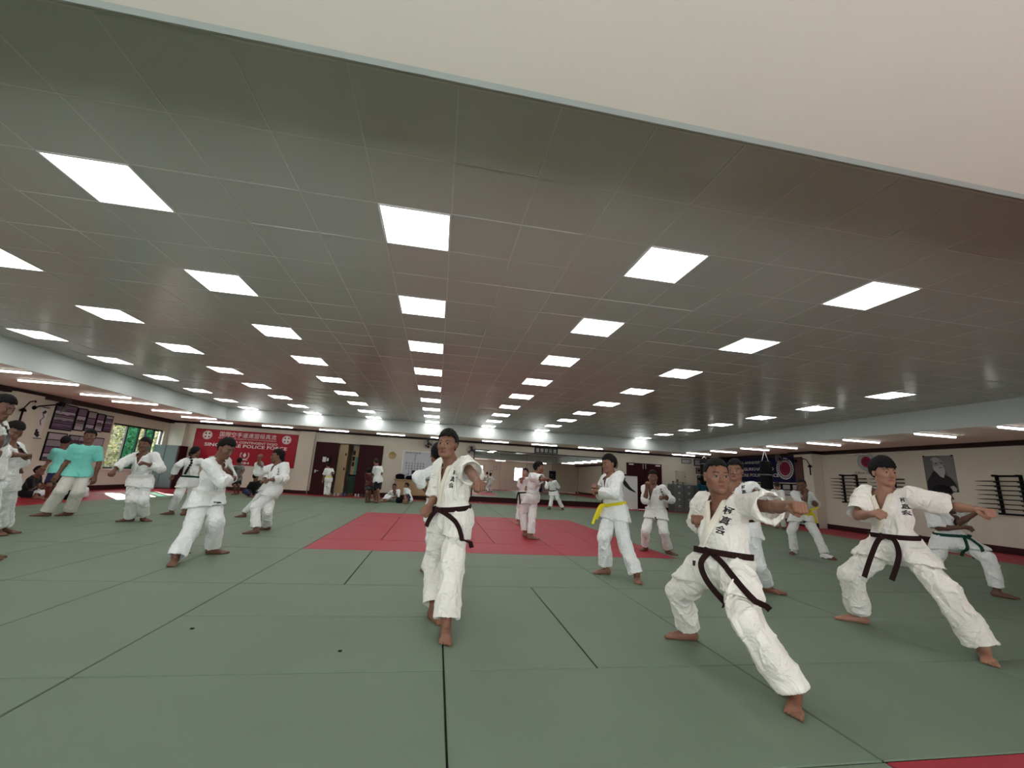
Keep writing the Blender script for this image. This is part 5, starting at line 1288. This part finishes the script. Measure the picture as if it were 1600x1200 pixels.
 {'id': 'I', 'h': 1.58, 'J': {'hd': [2.121, 8.726, 1.414], 'sl': [2.113, 8.937, 1.257], 'sr': [1.965, 8.615, 1.236], 'el': [2.288, 9.134, 1.203], 'er': [2.112, 8.394, 1.188], 'wl': [2.208, 8.946, 1.082], 'wr': [2.268, 8.573, 1.198], 'hl': [2.084, 8.876, 0.794], 'hr': [1.985, 8.74, 0.788], 'kl': [2.02, 8.725, 0.443], 'kr': [1.871, 8.956, 0.486], 'al': [1.981, 8.61, 0.072], 'ar': [1.937, 8.937, 0.092]}, 'toe': {'l': -15, 'r': -30}, 'dress': 'gi', 'lod': 1, 'face': (-12, 0), 'skin': 1, 'hair': 'short', 'belt': 'white', 'sleeve': {'l': 1.3, 'r': 0.95}, 'hem': 0.92, 'label': 'person in profile punching right on the red mat, before the mirror', 'noends': 1},
 {'id': 'I2', 'h': 1.5, 'J': {'hd': [2.36, 11.227, 1.331], 'sl': [2.388, 11.049, 1.159], 'sr': [2.268, 11.363, 1.142], 'el': [2.471, 11.219, 0.982], 'er': [2.223, 11.161, 0.987], 'wl': [2.377, 11.018, 0.943], 'wr': [2.247, 11.018, 1.158], 'hl': [2.355, 11.106, 0.72], 'hr': [2.295, 11.254, 0.712], 'kl': [2.331, 11.238, 0.378], 'kr': [2.287, 11.436, 0.393], 'al': [2.342, 11.026, 0.076], 'ar': [2.239, 11.257, 0.073]}, 'toe': {'l': -90, 'r': -110}, 'dress': 'gi', 'lod': 2, 'face': (-135, 0), 'skin': 0, 'hair': 'bun', 'belt': 'black', 'sleeve': 1.6, 'hem': 0.93, 'label': 'person with tied back hair and black belt behind the profile puncher', 'ends': None},
 {'id': 'J', 'h': 1.6, 'J': {'hd': [4.844, 17.556, 1.282], 'sl': [4.676, 17.597, 1.083], 'sr': [4.967, 17.381, 1.116], 'el': [4.611, 17.44, 0.869], 'er': [5.135, 17.458, 0.91], 'wl': [4.626, 17.673, 0.931], 'wr': [5.094, 17.695, 0.926], 'hl': [4.916, 17.681, 0.681], 'hr': [5.022, 17.549, 0.68], 'kl': [4.841, 17.387, 0.433], 'kr': [5.083, 17.262, 0.42], 'al': [4.744, 17.268, 0.07], 'ar': [5.275, 17.234, 0.077]}, 'toe': {'l': 100, 'r': 60}, 'dress': 'gi', 'lod': 2, 'face': (70, 0), 'skin': 2, 'hair': 'short', 'belt': 'black', 'sleeve': 1.7, 'hem': 0.93, 'label': 'person with dark belt lunging with back turned close to the mirror', 'noends': 1},
 {'id': 'K1', 'h': 1.68, 'J': {'hd': [-2.272, 16.483, 1.466], 'sl': [-2.28, 16.283, 1.271], 'sr': [-2.095, 16.612, 1.29], 'el': [-2.318, 16.477, 1.062], 'er': [-2.016, 16.461, 1.057], 'wl': [-2.4, 16.711, 1.02], 'wr': [-2.177, 16.645, 0.993], 'hl': [-2.163, 16.362, 0.795], 'hr': [-2.06, 16.507, 0.806], 'kl': [-2.19, 16.571, 0.442], 'kr': [-2.051, 16.288, 0.458], 'al': [-2.181, 16.75, 0.07], 'ar': [-2.038, 16.447, 0.076]}, 'toe': {'l': 110, 'r': 100}, 'dress': 'tee_shorts', 'lod': 2, 'face': (120, -15), 'skin': 1, 'hair': 'buzz', 'topcol': M_whc, 'legcol': M_blkc, 'sleeve': 0.85, 'hand': {'l': 'open', 'r': 'open'}, 'label': 'person in white T-shirt and black shorts seen from behind by the right door leaf'},
 {'id': 'K2', 'h': 1.6, 'J': {'hd': [-2.584, 17.081, 1.104], 'sl': [-2.627, 16.841, 0.994], 'sr': [-2.439, 17.127, 0.891], 'el': [-2.557, 16.762, 0.739], 'er': [-2.393, 16.885, 0.765], 'wl': [-2.493, 16.969, 0.841], 'wr': [-2.41, 17.08, 0.901], 'hl': [-2.482, 16.7, 0.569], 'hr': [-2.372, 16.823, 0.534], 'kl': [-2.446, 16.353, 0.388], 'kr': [-2.36, 16.46, 0.387], 'al': [-2.467, 16.583, 0.069], 'ar': [-2.381, 16.692, 0.071]}, 'toe': {'l': 80, 'r': 70}, 'dress': 'tee_shorts', 'lod': 2, 'face': (110, -15), 'skin': 2, 'hair': 'short', 'topcol': M_dred, 'legcol': M_blkc, 'sleeve': 0.85, 'hand': {'l': 'open', 'r': 'open'}, 'label': 'person in dark red shirt and black shorts in front of the maroon door'},
 {'id': 'L', 'h': 1.35, 'J': {'hd': [-4.488, 18.726, 1.247], 'sl': [-4.503, 18.562, 1.094], 'sr': [-4.336, 18.813, 1.104], 'el': [-4.56, 18.62, 0.877], 'er': [-4.261, 18.65, 0.957], 'wl': [-4.585, 18.609, 0.669], 'wr': [-4.299, 18.784, 0.81], 'hl': [-4.441, 18.633, 0.703], 'hr': [-4.335, 18.73, 0.709], 'kl': [-4.456, 18.74, 0.39], 'kr': [-4.301, 18.617, 0.401], 'al': [-4.415, 18.649, 0.073], 'ar': [-4.314, 18.693, 0.078]}, 'toe': {'l': 100, 'r': 90}, 'dress': 'gi', 'lod': 2, 'face': (110, -25), 'skin': 1, 'hair': 'short', 'belt': 'yellow', 'sleeve': 0.9, 'hem': 0.95, 'label': 'child with yellow belt seen from behind at the left maroon door leaf', 'noends': 1, 'hand': {'l': 'open', 'r': 'open'}},
 {'id': 'M1', 'h': 1.45, 'J': {'hd': [-1.596, 17.41, 0.575], 'sl': [-1.419, 17.486, 0.432], 'sr': [-1.72, 17.406, 0.369], 'el': [-1.41, 17.338, 0.231], 'er': [-1.789, 17.577, 0.201], 'wl': [-1.527, 17.156, 0.208], 'wr': [-1.694, 17.77, 0.168], 'hl': [-1.501, 17.74, 0.094], 'hr': [-1.643, 17.702, 0.064], 'kl': [-1.697, 17.473, 0.218], 'kr': [-1.835, 17.446, 0.215], 'al': [-1.843, 17.183, 0.073], 'ar': [-1.916, 17.132, 0.07]}, 'toe': {'l': 180, 'r': 190}, 'dress': 'gi', 'lod': 2, 'face': (-90, 0), 'skin': 1, 'hair': 'short', 'belt': None, 'sleeve': 1.7, 'hem': 0.93, 'label': 'child in white uniform sitting on the mat left of the sideboard', 'noends': 1},
 {'id': 'M2', 'h': 1.45, 'J': {'hd': [-1.146, 17.598, 0.633], 'sl': [-1.004, 17.654, 0.448], 'sr': [-1.173, 17.386, 0.522], 'el': [-1.003, 17.839, 0.281], 'er': [-1.164, 17.479, 0.291], 'wl': [-1.039, 17.639, 0.205], 'wr': [-1.117, 17.635, 0.146], 'hl': [-0.926, 17.396, 0.115], 'hr': [-1.005, 17.271, 0.146], 'kl': [-1.073, 17.14, 0.312], 'kr': [-1.115, 16.952, 0.249], 'al': [-1.002, 16.888, 0.071], 'ar': [-1.038, 16.656, 0.07]}, 'toe': {'l': -100, 'r': -110}, 'dress': 'tee_shorts', 'lod': 2, 'face': (-150, 0), 'skin': 1, 'hair': 'short', 'topcol': M_whc, 'legcol': M_navc, 'sleeve': 0.9, 'label': 'child in white shirt sitting with knees up against the sideboard'},
 {'id': 'A2', 'h': 1.66, 'J': {'hd': [-0.006, 5.345, 1.411], 'sl': [-0.021, 5.538, 1.215], 'sr': [0.143, 5.205, 1.229], 'el': [-0.233, 5.366, 1.13], 'er': [0.222, 5.434, 1.078], 'wl': [-0.094, 5.465, 0.949], 'wr': [0.244, 5.603, 0.897], 'hl': [0.009, 5.42, 0.734], 'hr': [0.131, 5.292, 0.74], 'kl': [0.036, 5.189, 0.402], 'kr': [0.135, 5.472, 0.374], 'al': [0.045, 5.438, 0.078], 'ar': [0.147, 5.191, 0.079]}, 'toe': {'l': 120, 'r': 60}, 'dress': 'gi', 'lod': 1, 'face': (100, 0), 'skin': 2, 'hair': 'short', 'belt': 'white', 'slim': 0.85, 'sleeve': 1.6, 'hem': 0.93, 'label': 'person in white uniform facing away, mostly hidden behind the centre man', 'noends': 1},
 {'id': 'N', 'h': 1.6, 'J': {'hd': [-3.003, 8.645, 1.327], 'sl': [-2.815, 8.546, 1.167], 'sr': [-3.097, 8.766, 1.11], 'el': [-2.736, 8.422, 0.935], 'er': [-3.247, 8.552, 1.026], 'wl': [-2.907, 8.255, 0.912], 'wr': [-3.235, 8.447, 1.24], 'hl': [-2.879, 8.494, 0.705], 'hr': [-3.012, 8.598, 0.68], 'kl': [-3.104, 8.326, 0.425], 'kr': [-2.922, 8.408, 0.349], 'al': [-2.991, 8.198, 0.069], 'ar': [-2.986, 8.68, 0.072]}, 'toe': {'l': -155, 'r': -165}, 'dress': 'gi', 'lod': 1, 'face': (-160, 0), 'skin': 2, 'hair': 'short', 'belt': 'white', 'sleeve': {'l': 1.85, 'r': 1.8}, 'hem': {'l': 0.93, 'r': 0.93}, 'label': 'person facing left with fist raised before the red banner', 'kanji': (0.139, 0.799, 0.04), 'noends': 1},
 {'id': 'O', 'h': 1.66, 'J': {'hd': [-2.806, 6.189, 1.348], 'sl': [-2.897, 6.401, 1.196], 'sr': [-2.906, 6.03, 1.143], 'el': [-2.847, 6.57, 0.971], 'er': [-2.714, 6.073, 0.932], 'wl': [-2.823, 6.341, 1.062], 'wr': [-2.734, 6.318, 0.968], 'hl': [-2.917, 6.368, 0.708], 'hr': [-2.993, 6.207, 0.695], 'kl': [-2.734, 6.151, 0.417], 'kr': [-2.892, 5.96, 0.389], 'al': [-2.802, 6.362, 0.075], 'ar': [-2.882, 5.706, 0.067]}, 'toe': {'r': -72, 'l': 0}, 'dress': 'gi', 'lod': 1, 'face': (-22, -24), 'skin': 2, 'hair': 'short', 'belt': 'white', 'sleeve': {'l': 1.5, 'r': 1.75}, 'hem': {'r': 0.95, 'l': 0.95}, 'wide': 1.15, 'label': 'person in long stance looking down right, nearest of the left group', 'noends': 1, 'tagmark': (-0.1, -0.03, 0.05)},
 {'id': 'P', 'h': 1.52, 'J': {'hd': [-5.436, 10.643, 1.353], 'sl': [-5.6, 10.65, 1.152], 'sr': [-5.272, 10.606, 1.158], 'el': [-5.601, 10.412, 1.043], 'er': [-5.221, 10.813, 1.006], 'wl': [-5.673, 10.455, 0.831], 'wr': [-5.142, 10.732, 0.809], 'hl': [-5.51, 10.619, 0.699], 'hr': [-5.349, 10.627, 0.702], 'kl': [-5.46, 10.397, 0.407], 'kr': [-5.349, 10.721, 0.341], 'al': [-5.601, 10.542, 0.09], 'ar': [-5.307, 10.462, 0.075]}, 'toe': {'l': -150, 'r': 60}, 'dress': 'gi', 'lod': 1, 'face': (65, 0), 'skin': 2, 'hair': 'braid', 'belt': 'green', 'sleeve': 1.85, 'hem': 0.9, 'wide': 1.1, 'label': 'person with long black braid and green belt seen from behind', 'noends': 1},
 {'id': 'Q', 'h': 1.66, 'J': {'hd': [-5.596, 9.171, 1.406], 'sl': [-5.391, 9.198, 1.212], 'sr': [-5.751, 9.25, 1.189], 'el': [-5.238, 9.2, 0.975], 'er': [-5.752, 8.994, 1.063], 'wl': [-5.377, 9.012, 1.058], 'wr': [-5.746, 8.798, 0.911], 'hl': [-5.456, 9.238, 0.715], 'hr': [-5.628, 9.195, 0.704], 'kl': [-5.317, 9.036, 0.395], 'kr': [-5.458, 8.982, 0.404], 'al': [-5.393, 9.316, 0.105], 'ar': [-5.546, 9.197, 0.069]}, 'toe': {'r': -140, 'l': -30}, 'dress': 'gi', 'lod': 1, 'face': (-80, -4), 'skin': 2, 'hair': 'short', 'belt': 'white', 'sleeve': {'l': 1.8, 'r': 1.8}, 'hem': 0.97, 'wide': 1.1, 'label': 'person in guard stance in front of the left window', 'noends': 1},
 {'id': 'R', 'h': 1.7, 'J': {'hd': [-6.924, 9.722, 1.517], 'sl': [-6.791, 9.849, 1.296], 'sr': [-7.074, 9.599, 1.299], 'el': [-6.745, 9.876, 1.003], 'er': [-7.14, 9.647, 1.018], 'wl': [-6.741, 9.859, 0.748], 'wr': [-7.156, 9.555, 0.78], 'hl': [-6.899, 9.811, 0.802], 'hr': [-7.041, 9.696, 0.803], 'kl': [-6.797, 9.624, 0.445], 'kr': [-6.971, 9.463, 0.466], 'al': [-6.948, 9.757, 0.077], 'ar': [-7.133, 9.514, 0.083]}, 'toe': {'r': -160, 'l': -125}, 'dress': 'tee_trousers', 'lod': 1, 'face': (-62, 0), 'skin': 2, 'hair': 'short', 'topcol': M_tealc, 'legcol': M_crm, 'sleeve': 0.85, 'hem': 0.97, 'wide': 1.2, 'hand': {'l': 'open', 'r': 'open'}, 'label': 'smiling person in turquoise T-shirt and pale trousers standing at left'},
 {'id': 'R2', 'h': 1.65, 'J': {'hd': [-9.284, 12.334, 1.447], 'sl': [-9.343, 12.17, 1.221], 'sr': [-9.285, 12.522, 1.241], 'el': [-9.469, 12.301, 1.003], 'er': [-9.251, 12.644, 0.987], 'wl': [-9.382, 12.117, 0.863], 'wr': [-9.212, 12.673, 0.744], 'hl': [-9.309, 12.284, 0.73], 'hr': [-9.267, 12.451, 0.738], 'kl': [-9.191, 12.109, 0.388], 'kr': [-9.26, 12.57, 0.351], 'al': [-9.345, 12.347, 0.095], 'ar': [-9.666, 12.58, 0.355]}, 'toe': {'l': 120, 'r': 100}, 'dress': 'tee_shorts', 'lod': 1, 'face': (110, -10), 'skin': 2, 'hair': 'short', 'topcol': M_tealc, 'legcol': M_navc, 'sleeve': 0.85, 'hand': {'l': 'open', 'r': 'open'}, 'label': 'person in turquoise T-shirt and navy shorts with back turned by the framed photographs'},
 {'id': 'S', 'h': 1.6, 'J': {'hd': [-10.173, 13.006, 0.677], 'sl': [-10.311, 13.2, 0.558], 'sr': [-10.225, 12.868, 0.454], 'el': [-10.196, 13.135, 0.316], 'er': [-10.255, 13.019, 0.226], 'wl': [-10.278, 13.36, 0.325], 'wr': [-10.248, 13.243, 0.311], 'hl': [-10.466, 13.213, 0.119], 'hr': [-10.432, 13.054, 0.076], 'kl': [-10.078, 13.198, 0.173], 'kr': [-10.045, 13.092, 0.125], 'al': [-9.958, 12.837, 0.073], 'ar': [-10.398, 13.251, 0.057]}, 'toe': {'r': 150, 'l': 20}, 'dress': 'tee_trousers', 'lod': 1, 'face': (-5, 15), 'skin': 1, 'hair': 'bun', 'topcol': M_blkc, 'legcol': M_whc, 'sleeve': 0.85, 'hem': 0.9, 'label': 'person in black top sitting cross legged by the left wall'},
 {'id': 'U1', 'h': 1.66, 'J': {'hd': [-5.831, 6.883, 1.427], 'sl': [-5.887, 7.064, 1.215], 'sr': [-5.773, 6.722, 1.199], 'el': [-5.684, 6.958, 1.044], 'er': [-5.57, 6.542, 1.113], 'wl': [-5.829, 7.122, 0.925], 'wr': [-5.567, 6.791, 1.117], 'hl': [-5.821, 7.011, 0.721], 'hr': [-5.751, 6.852, 0.711], 'kl': [-5.938, 7.244, 0.406], 'kr': [-5.898, 7.102, 0.424], 'al': [-6.066, 7.473, 0.091], 'ar': [-6.008, 7.321, 0.094]}, 'toe': {'r': -30, 'l': 0}, 'dress': 'gi', 'lod': 1, 'face': (-18, -28), 'skin': 2, 'hair': 'short', 'belt': 'white', 'sleeve': {'l': 1.3, 'r': 1.05}, 'hem': 0.93, 'label': 'person in white uniform looking down at the left edge, whole head visible', 'noends': 1},
 {'id': 'U2', 'h': 1.7, 'J': {'hd': [-4.841, 5.497, 1.625], 'sl': [-4.984, 5.654, 1.442], 'sr': [-4.779, 5.329, 1.412], 'el': [-4.796, 5.507, 1.272], 'er': [-4.909, 5.524, 1.238], 'wl': [-4.925, 5.702, 1.171], 'wr': [-4.701, 5.394, 1.169], 'hl': [-4.885, 5.64, 0.947], 'hr': [-4.79, 5.487, 0.938], 'kl': [-4.862, 5.738, 0.533], 'kr': [-4.785, 5.605, 0.531], 'al': [-4.832, 5.795, 0.106], 'ar': [-4.761, 5.666, 0.105]}, 'toe': {'l': 0, 'r': 0}, 'dress': 'gi', 'lod': 1, 'face': (0, -15), 'skin': 2, 'hair': 'short', 'belt': 'white', 'sleeve': 0.9, 'hem': 0.93, 'label': 'person cut by the left edge, only dark hair and cheek visible', 'noends': 1},
 {'id': 'V1', 'h': 1.55, 'J': {'hd': [-7.4, 17.555, 1.226], 'sl': [-7.362, 17.744, 1.054], 'sr': [-7.416, 17.404, 1.015], 'el': [-7.221, 17.598, 0.881], 'er': [-7.619, 17.541, 0.911], 'wl': [-7.203, 17.414, 0.74], 'wr': [-7.767, 17.64, 0.762], 'hl': [-7.364, 17.701, 0.594], 'hr': [-7.425, 17.549, 0.577], 'kl': [-7.226, 17.442, 0.354], 'kr': [-7.289, 17.288, 0.337], 'al': [-7.297, 17.694, 0.076], 'ar': [-7.357, 17.559, 0.077]}, 'toe': {'l': -90, 'r': -100}, 'dress': 'tee_shorts', 'lod': 2, 'face': (90, 0), 'skin': 2, 'hair': 'short', 'topcol': M_gryc, 'legcol': M_blkc, 'sleeve': 0.9, 'label': 'person in grey shirt and black shorts below the red banner'},
 {'id': 'V2', 'h': 1.55, 'J': {'hd': [-6.5, 16.948999999999998, 0.696], 'sl': [-6.372, 17.113999999999997, 0.546], 'sr': [-6.596, 16.860999999999997, 0.474], 'el': [-6.3149999999999995, 17.198999999999998, 0.3], 'er': [-6.724, 17.0, 0.286], 'wl': [-6.35, 16.973, 0.254], 'wr': [-6.6259999999999994, 17.173, 0.164], 'hl': [-6.5169999999999995, 17.244999999999997, 0.131], 'hr': [-6.619, 17.124, 0.096], 'kl': [-6.25, 16.996, 0.228], 'kr': [-6.715, 16.77, 0.183], 'al': [-6.29, 16.653, 0.072], 'ar': [-6.3999999999999995, 16.590999999999998, 0.071]}, 'toe': {'l': 200, 'r': -20}, 'dress': 'tee_trousers', 'lod': 2, 'face': (60, 0), 'skin': 2, 'hair': 'short', 'topcol': M_blkc, 'legcol': M_navc, 'sleeve': 0.9, 'hem': 0.9, 'label': 'person in black sitting on the floor left of the raised fist fighter'},
 {'id': 'N2', 'h': 1.45, 'J': {'hd': [-3.619, 10.543, 1.264], 'sl': [-3.608, 10.72, 1.1], 'sr': [-3.663, 10.4, 1.074], 'el': [-3.533, 10.629, 0.88], 'er': [-3.781, 10.512, 0.885], 'wl': [-3.582, 10.423, 0.83], 'wr': [-3.787, 10.304, 0.821], 'hl': [-3.697, 10.68, 0.681], 'hr': [-3.758, 10.539, 0.678], 'kl': [-3.691, 10.51, 0.368], 'kr': [-3.95, 10.566, 0.379], 'al': [-3.709, 10.7, 0.068], 'ar': [-4.152, 10.557, 0.083]}, 'toe': {'r': -150, 'l': -160}, 'dress': 'gi', 'lod': 2, 'face': (-160, 0), 'skin': 2, 'hair': 'short', 'belt': 'white', 'sleeve': 1.7, 'hem': 0.93, 'label': 'smaller person behind the raised fist fighter with one leg stretched left', 'noends': 1},
]
import time as _t
for sp in PEOPLE:
    if ONLY and sp['id'] not in ONLY: continue
    t0 = _t.time(); make_person(sp); print('person', sp['id'], round(_t.time()-t0, 1))
